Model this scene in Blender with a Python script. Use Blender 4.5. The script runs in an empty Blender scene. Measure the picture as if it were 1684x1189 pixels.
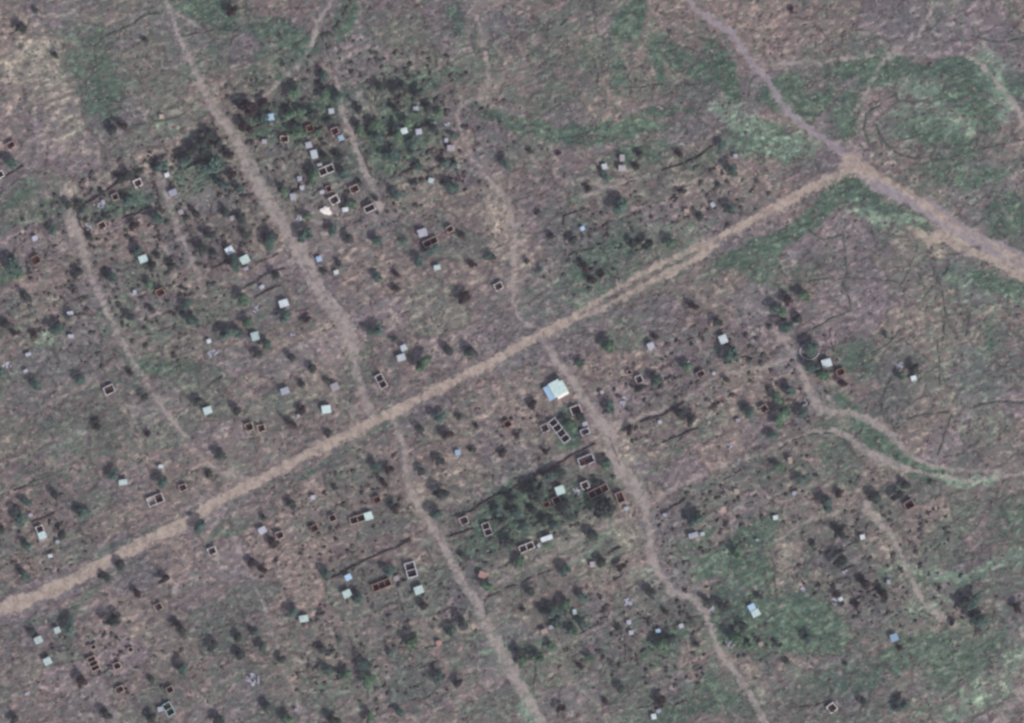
import bpy, math, random
import numpy as np
from mathutils import Vector
random.seed(7); rng = np.random.default_rng(7)
R = math.radians
S = 50.0/139.0                       # metres per photograph pixel
sc = bpy.context.scene
col = sc.collection
def P(px, py): return ((px-842.0)*S, (594.5-py)*S)

# ------------------------------------------------------------------ helpers
def mk(name, verts, faces, mats, parent=None, smooth=False, mi=None):
    me = bpy.data.meshes.new(name)
    me.from_pydata([tuple(v) for v in verts], [], [tuple(f) for f in faces])
    for m in (mats if isinstance(mats, (list, tuple)) else [mats]): me.materials.append(m)
    if mi is not None: me.polygons.foreach_set('material_index', mi)
    if smooth: me.polygons.foreach_set('use_smooth', [True]*len(me.polygons))
    me.update()
    o = bpy.data.objects.new(name, me); col.objects.link(o)
    if parent: o.parent = parent
    return o
def fastmesh(name, V, F, mats, smooth=False, mi=None):   # V (n,3), F (m,k)
    me = bpy.data.meshes.new(name)
    V = np.asarray(V, dtype=np.float32); F = np.asarray(F, dtype=np.int32); k = F.shape[1]
    me.vertices.add(len(V)); me.vertices.foreach_set('co', V.ravel())
    me.loops.add(F.size); me.loops.foreach_set('vertex_index', F.ravel())
    me.polygons.add(len(F)); me.polygons.foreach_set('loop_start', np.arange(len(F), dtype=np.int32)*k)
    try: me.polygons.foreach_set('loop_total', np.full(len(F), k, dtype=np.int32))
    except Exception: pass
    for m in (mats if isinstance(mats, (list, tuple)) else [mats]): me.materials.append(m)
    if mi is not None: me.polygons.foreach_set('material_index', mi)
    me.polygons.foreach_set('use_smooth', np.full(len(F), smooth))
    me.update(calc_edges=True); me.validate()
    return me
def link(name, me, parent=None):
    o = bpy.data.objects.new(name, me); col.objects.link(o)
    if parent: o.parent = parent
    return o
def empty(name, x, y, rot=0, z=0):
    o = bpy.data.objects.new(name, None); col.objects.link(o)
    o.location = (x, y, z); o.rotation_euler = (0, 0, R(rot)); o.empty_display_size = .5
    return o
class MB:
    def __init__(s): s.v = []; s.f = []
    def box(s, x0, x1, y0, y1, z0, z1, tops=None):
        n = len(s.v); t = tops or (z1, z1, z1, z1)
        s.v += [(x0,y0,z0),(x1,y0,z0),(x1,y1,z0),(x0,y1,z0),(x0,y0,t[0]),(x1,y0,t[1]),(x1,y1,t[2]),(x0,y1,t[3])]
        s.f += [(n,n+3,n+2,n+1),(n+4,n+5,n+6,n+7),(n,n+1,n+5,n+4),(n+1,n+2,n+6,n+5),(n+2,n+3,n+7,n+6),(n+3,n,n+4,n+7)]
    def build(s, name, mat, parent=None): return mk(name, s.v, s.f, mat, parent)
    def tube(s, a, b, ra, rb, k=6):
        a = Vector(a); b = Vector(b); d = (b-a).normalized()
        u = d.orthogonal().normalized(); w = d.cross(u); n = len(s.v)
        for c, r in ((a, ra), (b, rb)):
            for i in range(k):
                t = 2*math.pi*i/k; s.v.append(tuple(c+u*math.cos(t)*r+w*math.sin(t)*r))
        for i in range(k): j = (i+1) % k; s.f.append((n+i, n+j, n+k+j, n+k+i))
        s.f.append(tuple(n+k+i for i in range(k)))

# ------------------------------------------------------------------ materials
def N(nt, t, **kw):
    n = nt.nodes.new(t)
    for k, v in kw.items():
        if k in ('operation', 'blend_type', 'data_type', 'noise_dimensions', 'attribute_name', 'wave_type', 'feature', 'clamp', 'normalize', 'bands_direction', 'use_clamp'): setattr(n, k, v)
        else: n.inputs[k].default_value = v
    return n
def rgba(c): return (c[0], c[1], c[2], 1)
def simple(name, c, var=.25, scale=1.5, rough=.85, bump=.0, metal=0., c2=None, spec=.3, wave=None, det=4):
    m = bpy.data.materials.new(name); m.use_nodes = True; nt = m.node_tree; b = nt.nodes['Principled BSDF']
    tc = N(nt, 'ShaderNodeNewGeometry')
    no = N(nt, 'ShaderNodeTexNoise', Scale=scale, Detail=det, Roughness=.65)
    nt.links.new(tc.outputs['Position'], no.inputs['Vector'])
    mr = N(nt, 'ShaderNodeMapRange'); mr.inputs['From Min'].default_value = .3; mr.inputs['From Max'].default_value = .7
    nt.links.new(no.outputs['Fac'], mr.inputs['Value'])
    mx = N(nt, 'ShaderNodeMix', data_type='RGBA')
    nt.links.new(mr.outputs[0], mx.inputs[0])
    c2 = c2 or tuple(x*(1-var) for x in c)
    mx.inputs[6].default_value = rgba(tuple(min(1, x*(1+var*.5)) for x in c)); mx.inputs[7].default_value = rgba(c2)
    out = mx.outputs[2]
    oi = N(nt, 'ShaderNodeObjectInfo')
    hs = N(nt, 'ShaderNodeHueSaturation'); 
    ml = N(nt, 'ShaderNodeMapRange'); ml.inputs['To Min'].default_value = .84; ml.inputs['To Max'].default_value = 1.14
    nt.links.new(oi.outputs['Random'], ml.inputs['Value']); nt.links.new(ml.outputs[0], hs.inputs['Value'])
    nt.links.new(out, hs.inputs['Color']); nt.links.new(hs.outputs[0], b.inputs['Base Color'])
    b.inputs['Roughness'].default_value = rough; b.inputs['Metallic'].default_value = metal
    b.inputs['Specular IOR Level'].default_value = spec
    if bump:
        bp = N(nt, 'ShaderNodeBump', Strength=bump, Distance=.05); nt.links.new(no.outputs['Fac'], bp.inputs['Height'])
        nt.links.new(bp.outputs[0], b.inputs['Normal'])
    return m
M = {}
M['white'] = simple('pale_roof_metal', (.50,.57,.58), .16, .9, .5, c2=(.34,.38,.41))
M['mint']  = simple('mint_roof_metal', (.45,.58,.55), .16, .9, .5, c2=(.32,.41,.39))
M['blue']  = simple('blue_roof_metal', (.27,.40,.52), .16, .9, .5, c2=(.26,.38,.50))
M['lav']   = simple('lilac_roof_metal', (.36,.38,.44), .2, 1.1, .6, c2=(.23,.23,.27))
M['grey']  = simple('grey_roof_metal', (.30,.28,.30), .2, 1.1, .6, c2=(.24,.22,.24))
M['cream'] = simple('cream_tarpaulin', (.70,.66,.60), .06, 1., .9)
M['tanroof'] = simple('tan_thatch', (.36,.28,.23), .2, 1.5, .9)
M['pink'] = simple('pink_earth', (.36,.22,.19), .2, 1.5, .9)
W = {}
W['white'] = simple('white_plaster_wall', (.74,.71,.69), .25, 1.2, .9)
W['tan']   = simple('mud_wall', (.47,.38,.33), .3, 1.2, .9)
W['brick'] = simple('red_brick_wall', (.33,.20,.165), .3, 1.2, .9)
W['grey']  = simple('grey_block_wall', (.58,.55,.55), .25, 1.2, .9)
W['lav']   = simple('lilac_painted_wall', (.62,.62,.69), .2, 1.2, .9)
W['turq']  = simple('turquoise_painted_wall', (.38,.58,.57), .2, 1.2, .9)
W['pink']  = simple('pink_mud_wall', (.42,.29,.27), .25, 1.2, .9)
M['door']  = simple('weathered_wood', (.10,.07,.06), .3, 3, .8)
M['floor'] = simple('dark_earth_floor', (.052,.034,.03), .4, .8, .95)  # very dark brown floor tone
M['paleflr'] = simple('screed_floor', (.30,.26,.25), .3, .8, .95)
M['trunk'] = simple('bark', (.11,.085,.07), .3, 3, .9)
M['brush'] = simple('dry_brushwood', (.105,.085,.078), .45, 1.2, .95)
M['hedge'] = simple('hedge_leaf', (.070,.095,.072), .4, 1.2, .95, c2=(.064,.062,.055))
M['debris'] = simple('charred_debris', (.10,.085,.085), .4, 1.5, .95)
def leafmat(name, c, c2): 
    m = simple(name, c, .3, .55, .75, c2=c2, spec=.15)
    return m
LEAF = {'g': leafmat('fresh_leaf', (.135,.215,.140), (.085,.145,.095)),
        't': leafmat('blue_green_leaf', (.110,.175,.145), (.070,.115,.098)),
        'd': leafmat('dark_leaf', (.065,.088,.074), (.048,.056,.054)),
        'b': leafmat('dry_brown_leaf', (.060,.048,.046), (.04,.034,.036))}
M['scrub'] = simple('scrub_leaf', (.105,.100,.088), .35, .12, .95, c2=(.085,.068,.066))
M['grass'] = simple('tuft_grass', (.105,.150,.115), .3, .1, .95, c2=(.10,.12,.10))
M['straw'] = simple('dry_straw', (.25,.215,.18), .3, .1, .95, c2=(.19,.165,.145))

def ground_material():
    m = bpy.data.materials.new('earth_and_grass'); m.use_nodes = True; nt = m.node_tree; L = nt.links.new
    b = nt.nodes['Principled BSDF']; b.inputs['Roughness'].default_value = .95; b.inputs['Specular IOR Level'].default_value = .15
    geo = N(nt, 'ShaderNodeNewGeometry')
    def noise(scale, det=4, rough=.6, mapping=None, dist=0):
        n = N(nt, 'ShaderNodeTexNoise', Scale=scale, Detail=det, Roughness=rough, Distortion=dist)
        L((mapping or geo.outputs['Position']), n.inputs['Vector']); return n.outputs['Fac']
    mp = N(nt, 'ShaderNodeMapping'); mp.vector_type = 'TEXTURE'; mp.inputs['Rotation'].default_value = (0,0,R(25)); mp.inputs['Scale'].default_value = (1.8,1,1)
    L(geo.outputs['Position'], mp.inputs['Vector'])
    def rng_(x, a, bb, c=0., d=1.):
        n = N(nt, 'ShaderNodeMapRange'); n.interpolation_type = 'SMOOTHSTEP'
        for k, v in zip(('From Min','From Max','To Min','To Max'), (a,bb,c,d)): n.inputs[k].default_value = v
        L(x, n.inputs['Value']); return n.outputs[0]
    def mth(op, a, bb, clamp=False):
        n = N(nt, 'ShaderNodeMath', operation=op, use_clamp=clamp)
        for i, q in enumerate((a, bb)):
            if isinstance(q, (int, float)): n.inputs[i].default_value = q
            else: L(q, n.inputs[i])
        return n.outputs[0]
    def mix(f, a, bb, bt='MIX'):
        n = N(nt, 'ShaderNodeMix', data_type='RGBA', blend_type=bt)
        if isinstance(f, (int, float)): n.inputs[0].default_value = f
        else: L(f, n.inputs[0])
        for i, q in ((6, a), (7, bb)):
            if isinstance(q, tuple): n.inputs[i].default_value = rgba(q)
            else: L(q, n.inputs[i])
        return n.outputs[2]
    A1 = N(nt, 'ShaderNodeAttribute', attribute_name='cover'); A2 = N(nt, 'ShaderNodeAttribute', attribute_name='dirt')
    S1 = N(nt, 'ShaderNodeSeparateColor'); L(A1.outputs['Color'], S1.inputs[0])
    S2 = N(nt, 'ShaderNodeSeparateColor'); L(A2.outputs['Color'], S2.inputs[0])
    green, pale, lime, mauve = S1.outputs[0], S1.outputs[1], S1.outputs[2], A1.outputs['Alpha']
    orange, grey, path, red = S2.outputs[0], S2.outputs[1], S2.outputs[2], A2.outputs['Alpha']
    nb = noise(.045, 5, .62); nm = noise(.15, 5, .65); nm2 = noise(.23, 5, .66, mp.outputs[0], .3)
    nf = noise(.30, 4, .66, mp.outputs[0]); nf2 = noise(.21, 5, .74, None, .8); nx = noise(.8, 3, .7); nv = noise(.022, 4, .6)
    base = mix(rng_(nm, .38, .63), (.146,.117,.118), (.206,.165,.150))
    base = mix(mth('MULTIPLY', rng_(nb, .52, .66), .5), base, (.205,.162,.154))
    base = mix(mth('MULTIPLY', rng_(nm2, .48, .62), .70), base, (.116,.134,.120))     # grassy streaks
    base = mix(mth('MULTIPLY', rng_(noise(.10, 5, .68), .50, .62), .6), base, (.112,.142,.124))
    base = mix(mth('MULTIPLY', mauve, .8, True), base, (.176,.158,.170))
    base = mix(mth('MULTIPLY', red, .65, True), base, (.210,.152,.145))
    # plots with their own soil tone
    mv = N(nt, 'ShaderNodeMapping'); mv.vector_type = 'TEXTURE'; mv.inputs['Rotation'].default_value = (0,0,R(27)); mv.inputs['Scale'].default_value = (29,18,1)
    wn = N(nt, 'ShaderNodeTexNoise', Scale=.08, Detail=4); L(geo.outputs['Position'], wn.inputs['Vector'])
    va = N(nt, 'ShaderNodeVectorMath', operation='MULTIPLY_ADD'); L(wn.outputs['Color'], va.inputs[0]); va.inputs[1].default_value = (11,11,0); L(geo.outputs['Position'], va.inputs[2]); L(va.outputs[0], mv.inputs['Vector'])
    vo = N(nt, 'ShaderNodeTexVoronoi', feature='DISTANCE_TO_EDGE', Scale=1.0, Randomness=.6); vo.voronoi_dimensions = '2D'; L(mv.outputs[0], vo.inputs['Vector'])
    vc = N(nt, 'ShaderNodeTexVoronoi', feature='F1', Scale=1.0, Randomness=.6); vc.voronoi_dimensions = '2D'; L(mv.outputs[0], vc.inputs['Vector'])
    vs = N(nt, 'ShaderNodeSeparateColor'); L(vc.outputs['Color'], vs.inputs[0])
    base = mix(mth('MULTIPLY', rng_(vs.outputs[0], .55, .7), mth('MULTIPLY', rng_(nm, .3, .6), .75)), base, (.100,.126,.104))
    base = mix(mth('MULTIPLY', rng_(vs.outputs[1], .62, .75), mth('MULTIPLY', rng_(nm, .3, .6), .75)), base, (.205,.170,.150))
    base = mix(mth('MULTIPLY', rng_(vs.outputs[2], .66, .75), .5), base, (.165,.145,.160))
    pf = mth('MULTIPLY', rng_(mth('ADD', pale, mth('MULTIPLY', mth('SUBTRACT', nm, .5), 2.6)), .0, 1.0), mth('MULTIPLY', pale, 2.0, True))
    base = mix(pf, base, (.315,.280,.228))
    gf = mth('MULTIPLY', rng_(mth('ADD', green, mth('MULTIPLY', mth('SUBTRACT', nm2, .5), 3.4)), -.25, .75), mth('MULTIPLY', green, 1.7, True))
    gcol = mix(rng_(nm, .40, .60), (.054,.098,.072), (.090,.136,.098))
    base = mix(mth('MULTIPLY', gf, 1.), base, gcol)
    lf = mth('MULTIPLY', rng_(mth('ADD', lime, mth('MULTIPLY', mth('SUBTRACT', nm2, .5), 3.4)), .0, 1.0), mth('MULTIPLY', lime, 1.4, True))
    base = mix(mth('MULTIPLY', lf, .85), base, (.190,.275,.200))
    # fine mottling: base colour lightened and darkened by noise and along plot edges
    base = mix(rng_(nf, .48, .66), base, mix(1., base, (2.02,1.92,1.82), 'MULTIPLY'))
    dk = mix(1., base, (.42,.42,.45), 'MULTIPLY')
    base = mix(mth('MULTIPLY', rng_(nf2, .48, .62), .88), base, dk)
    base = mix(mth('MULTIPLY', rng_(nx, .48, .68), .50), base, dk)
    ed = mth('MULTIPLY', rng_(vo.outputs['Distance'], .012, .075, 1, 0), rng_(nm, .40, .56))
    base = mix(mth('MULTIPLY', ed, .9), base, dk)
    e2 = mth('MULTIPLY', rng_(vo.outputs['Distance'], .08, .16, 1, 0), rng_(nm2, .45, .6))
    base = mix(mth('MULTIPLY', e2, .50), base, mix(1., base, (1.6,1.52,1.42), 'MULTIPLY'))
    base = mix(rng_(nv, .40, .60), mix(1., base, (.78,.79,.82), 'MULTIPLY'), mix(1., base, (1.10,1.08,1.06), 'MULTIPLY'))
    # trodden dirt
    trk = noise(.35, 4, .65, None, .4)
    def lay(base, f, c1, c2, k=1.0):
        ff = mth('MULTIPLY', rng_(mth('ADD', f, mth('ADD', mth('MULTIPLY', mth('SUBTRACT', trk, .5), 2.0), mth('MULTIPLY', mth('SUBTRACT', nf2, .5), 1.8))), .22, .85), k)
        return mix(ff, base, mix(rng_(nf2, .38, .62), c1, c2))
    base = lay(base, path, (.205,.180,.170), (.345,.303,.272), .86)
    base = lay(base, grey, (.210,.180,.195), (.270,.238,.250), .92)
    base = lay(base, orange, (.245,.196,.165), (.390,.325,.265), .92)
    L(base, b.inputs['Base Color'])
    h = mth('ADD', mth('MULTIPLY', nf, 1.), mth('MULTIPLY', nf2, .6))
    bp = N(nt, 'ShaderNodeBump', Strength=.9, Distance=.42); L(h, bp.inputs['Height'])
    fl = mth('SUBTRACT', 1., mth('MULTIPLY', mth('MAXIMUM', orange, grey), .85, True)); L(mth('MULTIPLY', fl, .8), bp.inputs['Strength'])
    L(bp.outputs[0], b.inputs['Normal'])
    return m
GM = ground_material()

# ------------------------------------------------------------------ the ways (photograph pixels; width in pixels)
# name, label, kind of dirt, strength, [(x, y, width)...]
WAYS = [
('main_road','wide orange dirt road crossing the whole view from lower left to upper right','o',1,[(-80,1045,26),(0,1006,26),(50,983,24),(110,955,22),(170,928,20),(240,890,20),(300,860,18),(345,832,17),(420,795,17),(500,750,18),(560,722,18),(610,697,17),(650,678,18),(720,642,15),(790,605,14),(850,572,15),(885,553,18),(930,528,10),(976,500,8),(1060,450,8),(1140,408,10),(1200,380,12),(1260,347,13),(1310,320,16),(1350,303,16),(1385,288,18),(1405,272,24)]),
('second_lane','short orange lane running beside the main road','o',.85,[(895,556,10),(925,540,10),(952,522,10),(985,510,7),(1052,476,11),(1100,448,14),(1146,422,12),(1180,398,9)]),
('grey_road','grey road sloping from the top to the right edge','g',1,[(1100,-60,9),(1125,-10,9),(1150,20,9),(1205,52,10),(1235,95,10),(1265,130,10),(1295,180,12),(1335,217,13),(1375,245,13),(1415,285,20),(1470,315,26),(1530,345,28),(1590,380,28),(1640,410,28),(1700,448,30),(1780,500,30)]),
('road_shoulder','orange earth shoulder along the north side of the grey road','o',.9,[(1390,262,18),(1420,280,22),(1455,295,14),(1490,313,14),(1530,343,14),(1560,362,12),(1600,383,8),(1684,432,14),(1740,470,14)]),
('pull_off','yellow bare earth shoulder on the south side of the grey road','o',.9,[(1495,372,10),(1525,390,24),(1545,382,22),(1590,405,18),(1640,428,18),(1684,455,18),(1740,490,14)]),
('north_track','broad pale track coming down from the top left to the main road','p',0.72,[(255,-40,9),(270,-6,9),(284,30,10),(292,55,10),(310,92,9),(326,125,10),(345,165,12),(362,190,16),(385,215,20),(400,250,22),(420,290,24),(440,330,24),(465,370,24),(490,410,24),(510,450,28),(535,490,28),(560,520,26),(578,560,20),(585,610,16),(600,650,18),(620,690,20)]),
('top_branch','thin pale branch at the head of the north track','p',.85,[(262,-20,5),(272,5,6),(284,22,6),(300,30,5),(320,38,4)]),
('left_track','narrow grey track through the left of the village','p',0.68,[(106,315,16),(113,360,18),(135,410,19),(148,450,18),(170,500,14),(210,575,12),(245,630,11),(280,685,12),(315,730,10),(345,765,12),(380,785,14),(410,792,12)]),
('village_alley','narrow tan alley between the ruined compounds','p',0.65,[(262,290,12),(272,325,14),(288,375,12),(305,410,11),(325,450,9),(335,490,8)]),
('north_alley','short tan alley in the tree-filled north quarter','p',.85,[(549,110,8),(564,196,10),(587,246,12),(599,282,12),(617,314,9),(627,345,12)]),
('south_track','pale track leading south from the main road','p',0.72,[(650,690,14),(665,730,14),(668,771,12),(677,814,12),(700,845,16),(728,890,15),(750,944,14),(781,985,15),(791,1023,18),(813,1060,22),(839,1103,24),(877,1166,18),(897,1200,18),(930,1260,18)]),
('centre_track','pale trodden track winding south from the hall','p',0.95,[(890,560,14),(912,596,14),(940,625,14),(972,677,15),(998,714,24),(1006,752,22),(1035,790,24),(1060,825,24),(1063,851,10),(1072,884,12),(1076,927,10),(1101,972,10),(1135,985,13),(1160,1010,15),(1172,1045,12),(1190,1085,11),(1215,1115,12),(1235,1150,11),(1262,1200,12),(1290,1260,10)]),
('east_lane','thin tan lane running northeast from the centre track','p',.8,[(1000,700,9),(1040,690,8),(1083,672,7),(1134,649,6),(1171,621,6),(1209,611,5),(1260,604,6),(1298,592,8)]),
('lower_east_lane','tan lane joining the centre track with the right side lanes','p',0.45,[(1062,825,10),(1100,808,10),(1134,787,12),(1222,757,14),(1280,735,10),(1335,712,12),(1380,712,12)]),
('east_track','track passing the eastern houses and curving to the right','p',0.9,[(1275,540,7),(1292,560,10),(1310,590,9),(1325,625,12),(1335,655,14),(1350,678,14),(1400,682,12),(1440,697,14),(1472,720,16),(1490,745,12),(1525,764,7),(1550,768,6),(1600,772,6),(1650,775,5)]),
('field_track','curved track south of the green strip on the right','p',0.9,[(1370,708,12),(1395,720,12),(1420,738,14),(1460,757,14),(1500,772,10),(1550,783,6),(1600,789,6),(1650,783,5),(1720,774,6)]),
('southeast_path','thin pale footpath through green fields at lower right','p',.75,[(1423,826,14),(1430,838,14),(1446,856,11),(1466,878,8),(1481,909,7),(1496,939,8),(1509,974,10),(1530,1000,12),(1575,1030,8)]),
('top_path','tan path descending from the top centre left','p',.85,[(548,-20,9),(542,6,9),(526,26,7),(516,54,10),(506,80,8),(490,103,7),(466,127,6),(437,155,5),(405,172,5)]),
('north_path','thin pale path in the upper middle','p',0.75,[(772,-30,5),(776,4,5),(788,30,6),(798,67,6),(800,90,7),(802,117,5),(806,140,6),(790,159,11),(762,172,7),(750,190,8),(762,230,6),(778,262,8),(800,292,10),(835,330,10),(848,372,10),(846,430,7),(842,490,6),(852,525,8),(874,543,7)]),
('top_right_path','grey path crossing the upper right fields','p',0.85,[(1548,-20,7),(1536,5,6),(1511,58,6),(1473,83,9),(1448,111,9),(1435,141,7),(1423,166,6),(1400,195,5)]),
('upper_right_lane','faint lane along the upper right fields','p',0.7,[(1240,108,8),(1300,104,8),(1350,102,9),(1420,95,9),(1470,90,10),(1520,90,10),(1580,88,8),(1605,100,8)]),
('right_edge_path','pale path along the right edge','p',0.95,[(1600,95,8),(1636,128,8),(1666,165,8),(1680,190,10),(1700,215,10)]),
('left_cross_path','faint path from the left track to the lower left','p',.6,[(205,596,8),(175,612,8),(140,636,8),(95,658,8),(50,680,6)]),
('left_upper_path','faint path from the left track to the left edge','p',.55,[(178,532,7),(145,545,7),(112,560,6)]),
('far_left_lane','faint lane on the far left','p',.55,[(160,450,9),(110,458,8),(50,470,8),(0,482,7),(-40,490,7)]),
('compound_lane','tan lane along the walled green compound','p',0.5,[(715,832,10),(760,822,9),(801,806,12),(877,771,12),(952,738,10),(990,722,12)]),
('south_compound_lane','grassy lane south of the compound','p',.5,[(800,968,6),(830,950,6),(880,925,10),(930,897,12),(985,868,12),(1040,850,8)]),
('south_lane','green lane from the bend in the footpath','p',.5,[(1100,978,6),(1060,998,6),(1028,1012,6),(977,1035,8),(927,1065,8),(890,1085,6)]),
('east_cross_lane','tan cross lane in the lower right','p',.6,[(1200,920,4),(1282,889,6),(1330,861,9),(1393,836,9),(1423,826,8)]),
('middle_lane','faint lane left of the north track','p',.5,[(425,595,7),(460,583,7),(501,567,7),(545,545,8)]),
('bottom_lane','faint lane at the bottom centre','p',.55,[(660,1200,8),(700,1180,8),(773,1141,7),(820,1118,6)]),
('bottom_left_path','faint path at the bottom left','p',.55,[(505,1200,16),(490,1150,12),(470,1100,8),(440,1010,7),(415,950,7),(380,880,7)]),
('bottom_right_path','pale path in the bottom right corner','p',0.55,[(1640,1200,26),(1665,1160,22),(1700,1120,18)]),
('bare_spur','tan spur beside the small north field','p',.7,[(1000,312,14),(985,305,10),(966,292,8),(930,305,4)]),
('field_path','tan path between plots right of centre','p',.7,[(960,325,7),(995,312,10),(1022,300,8),(1060,290,6)]),
('thin_path','thin path in the lower middle','p',.55,[(1040,935,4),(1065,925,5),(1078,920,5)]),
('west_foot_path','thin path by the white ruin on the left','p',.6,[(178,648,6),(195,665,8),(225,670,7),(270,672,6)]),
('yard_path','pale trodden path beside the eastern white roof','p',.6,[(1350,668,6),(1335,640,8),(1365,638,6),(1400,620,5)]),
]
def seglist(pts):
    out = []
    for a, b in zip(pts[:-1], pts[1:]):
        (ax, ay), (bx, by) = P(a[0], a[1]), P(b[0], b[1]); out.append((ax, ay, a[2]*S/2*.93, bx, by, b[2]*S/2*.93))
    return out
def wayfield(X, Y, segs, soft):      # 1 on the way, 0 beyond its edge
    best = np.zeros_like(X)
    for ax, ay, ra, bx, by, rb in segs:
        dx, dy = bx-ax, by-ay; l2 = dx*dx+dy*dy+1e-9
        t = np.clip(((X-ax)*dx+(Y-ay)*dy)/l2, 0, 1)
        d = np.hypot(X-ax-t*dx, Y-ay-t*dy); r = (ra+(rb-ra)*t)*(1+.20*np.sin(.21*X+.13*Y)+.12*np.sin(.47*Y-.31*X+1))
        best = np.maximum(best, np.clip((r+soft-d)/(2*soft), 0, 1))
    return best
WSEG = [(w[2], w[3], seglist(w[4])) for w in WAYS]
WSEG.append(('p', .42, seglist([(a, b, c+9) for a, b, c in WAYS[0][4]])))
WSEG.append(('p', .45, seglist([(a, b, c+7) for a, b, c in WAYS[2][4]])))
WSEG.append(('o', .6, seglist([(1370,298,20),(1405,272,40),(1440,290,22)])))

# ------------------------------------------------------------------ ground cover patches  (x, y, rx, ry, angle, strength)
GREEN = [(1455,732,60,9,-37,1.2),(1510,762,30,6,-20,1.1),(1395,692,26,8,-20,1.),(1255,235,70,40,0,.7),(1560,230,60,24,0,.7),(1440,1020,260,190,0,.32),(1580,400,130,200,0,.3),(900,110,420,90,0,.28),(230,90,190,110,0,.3),(150,620,260,150,20,.26),(620,1090,300,110,10,.3),(1000,1080,200,110,0,.3),(1000,460,180,70,27,.35),(560,260,200,140,0,.28),(840,860,200,90,27,.35),(330,22,70,24,0,.8),(455,48,70,18,-5,.7),(563,22,18,42,-25,1),(440,92,60,45,30,.5),(150,120,42,62,0,.55),(172,168,52,26,10,.6),(290,95,24,80,-25,.35),(640,55,90,36,0,.35),(770,50,22,50,0,.6),(800,105,12,60,0,.4),(720,130,90,16,0,.5),
(860,188,80,15,-12,.9),(960,208,120,13,-6,.9),(1070,195,70,10,12,.7),(1045,28,28,34,-20,.9),(1130,82,60,22,-35,.7),(1200,105,28,52,20,.9),(985,85,60,34,30,.5),(1080,100,10,44,-12,.8),(1012,120,12,40,0,.6),(900,95,50,30,10,.35),(1310,146,48,26,12,.9),(1450,128,60,26,8,1),(1350,178,46,22,20,.7),(1590,125,100,18,5,.9),(1610,172,46,26,0,1),(1455,160,44,22,30,.9),(1395,215,30,40,-30,.7),(1290,375,135,17,27,1),(1400,325,60,20,-5,.9),(1470,345,46,14,-30,.8),(1640,452,60,17,-32,.9),(1572,440,14,34,20,.6),(1600,268,110,22,12,.6),(1660,330,40,46,0,.6),(1240,420,40,30,20,.7),(1310,445,60,22,0,.4),
(1420,600,36,44,0,.6),(1620,600,60,60,0,.3),(1625,560,14,30,0,.6),(1385,745,44,60,10,.5),(1440,722,78,11,-37,1),(1500,755,40,8,-22,.9),(1300,800,70,30,0,.35),(1205,925,90,32,27,.9),(1130,905,34,50,0,.5),(1240,955,44,40,0,.8),(1280,1035,130,46,10,.9),(1190,1000,30,40,0,.6),(1350,1010,60,30,0,.5),(1550,940,110,22,-4,.5),(1470,930,20,60,-25,.5),(1470,1075,180,34,15,.6),(1600,1095,80,52,0,.6),(1150,1150,60,34,20,.6),(1100,1180,60,26,15,.6),(1540,1160,50,40,0,.4),(1650,880,50,60,30,.5),(1545,850,50,40,40,.4),
(870,842,122,36,27,1),(960,780,50,26,20,.6),(935,702,26,24,0,.9),(645,228,70,66,0,.75),(660,150,60,22,0,.7),(490,180,78,44,5,.7),(560,280,60,46,0,.4),(335,270,62,30,15,.7),(180,345,58,24,27,.7),(250,340,40,30,0,.4),(280,590,46,22,20,.6),(70,345,90,16,4,.5),(20,440,34,26,0,.6),(90,540,70,30,20,.3),(990,440,90,36,27,.6),(1010,480,90,14,27,.5),(960,372,44,44,0,.35),(560,1120,60,50,0,.45),(620,1080,80,30,20,.3),(1030,255,60,24,0,.6),(1130,270,60,14,20,.5),(480,640,60,20,0,.3),(150,710,110,44,15,.4),(60,790,60,22,20,.4),(420,500,60,36,20,.35),(355,880,24,12,20,.5),(940,1010,50,26,10,.6),(1090,1060,50,26,25,.6),(880,1080,40,20,10,.6),(1000,915,80,30,27,.35),(20,300,30,16,20,.6),(1050,540,60,20,20,.3),(900,480,50,20,27,.35),(640,710,60,10,28,.35),(180,905,150,8,27,.45),(120,985,110,12,27,.45),(560,760,140,8,27,.45),(1150,700,100,18,25,.4),(720,1000,60,30,0,.2),(1660,20,24,90,0,.2)]
LIME = [(1215,186,62,26,-32,.8),(1240,215,50,22,-30,.8),(1290,245,60,26,10,.7),(1230,262,50,20,10,.5),(1535,165,50,26,-10,.7),(1570,210,60,30,10,.6),(1530,210,40,40,0,.4),(1640,120,36,26,-40,.8),(1668,150,20,30,-30,.6),(1425,352,44,14,0,.8),(1470,342,30,5,-8,1),(1390,350,30,14,40,.6),(1600,560,80,150,0,.28),(1640,475,40,16,0,.3),(1600,775,60,8,-2,1),(1560,772,40,5,-5,1),(1580,930,110,14,-6,.7),(1650,940,60,10,5,.9),(1530,990,30,24,0,.6),(1600,1165,50,30,10,.7),(1680,1120,20,70,-30,.6),(1510,1010,60,16,15,.5),(1420,1050,70,14,20,.35),(92,590,26,22,0,.7),(800,1098,36,28,0,.6),(1000,880,90,14,27,.4),(1070,950,22,16,0,.5),(1180,925,60,8,27,.6),(790,1190,60,26,0,.3),(880,1170,24,18,-40,.7),(1240,1140,30,30,0,.3),(1050,1175,40,14,25,.4),(1160,165,14,10,0,1),(275,215,50,10,15,.4),(1590,440,26,30,0,.5),(1100,385,130,7,27,.6),(960,495,40,9,25,.7),(140,205,60,30,0,.25),(1450,1180,60,20,0,.3),(1640,1060,50,30,0,.25)]
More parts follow.
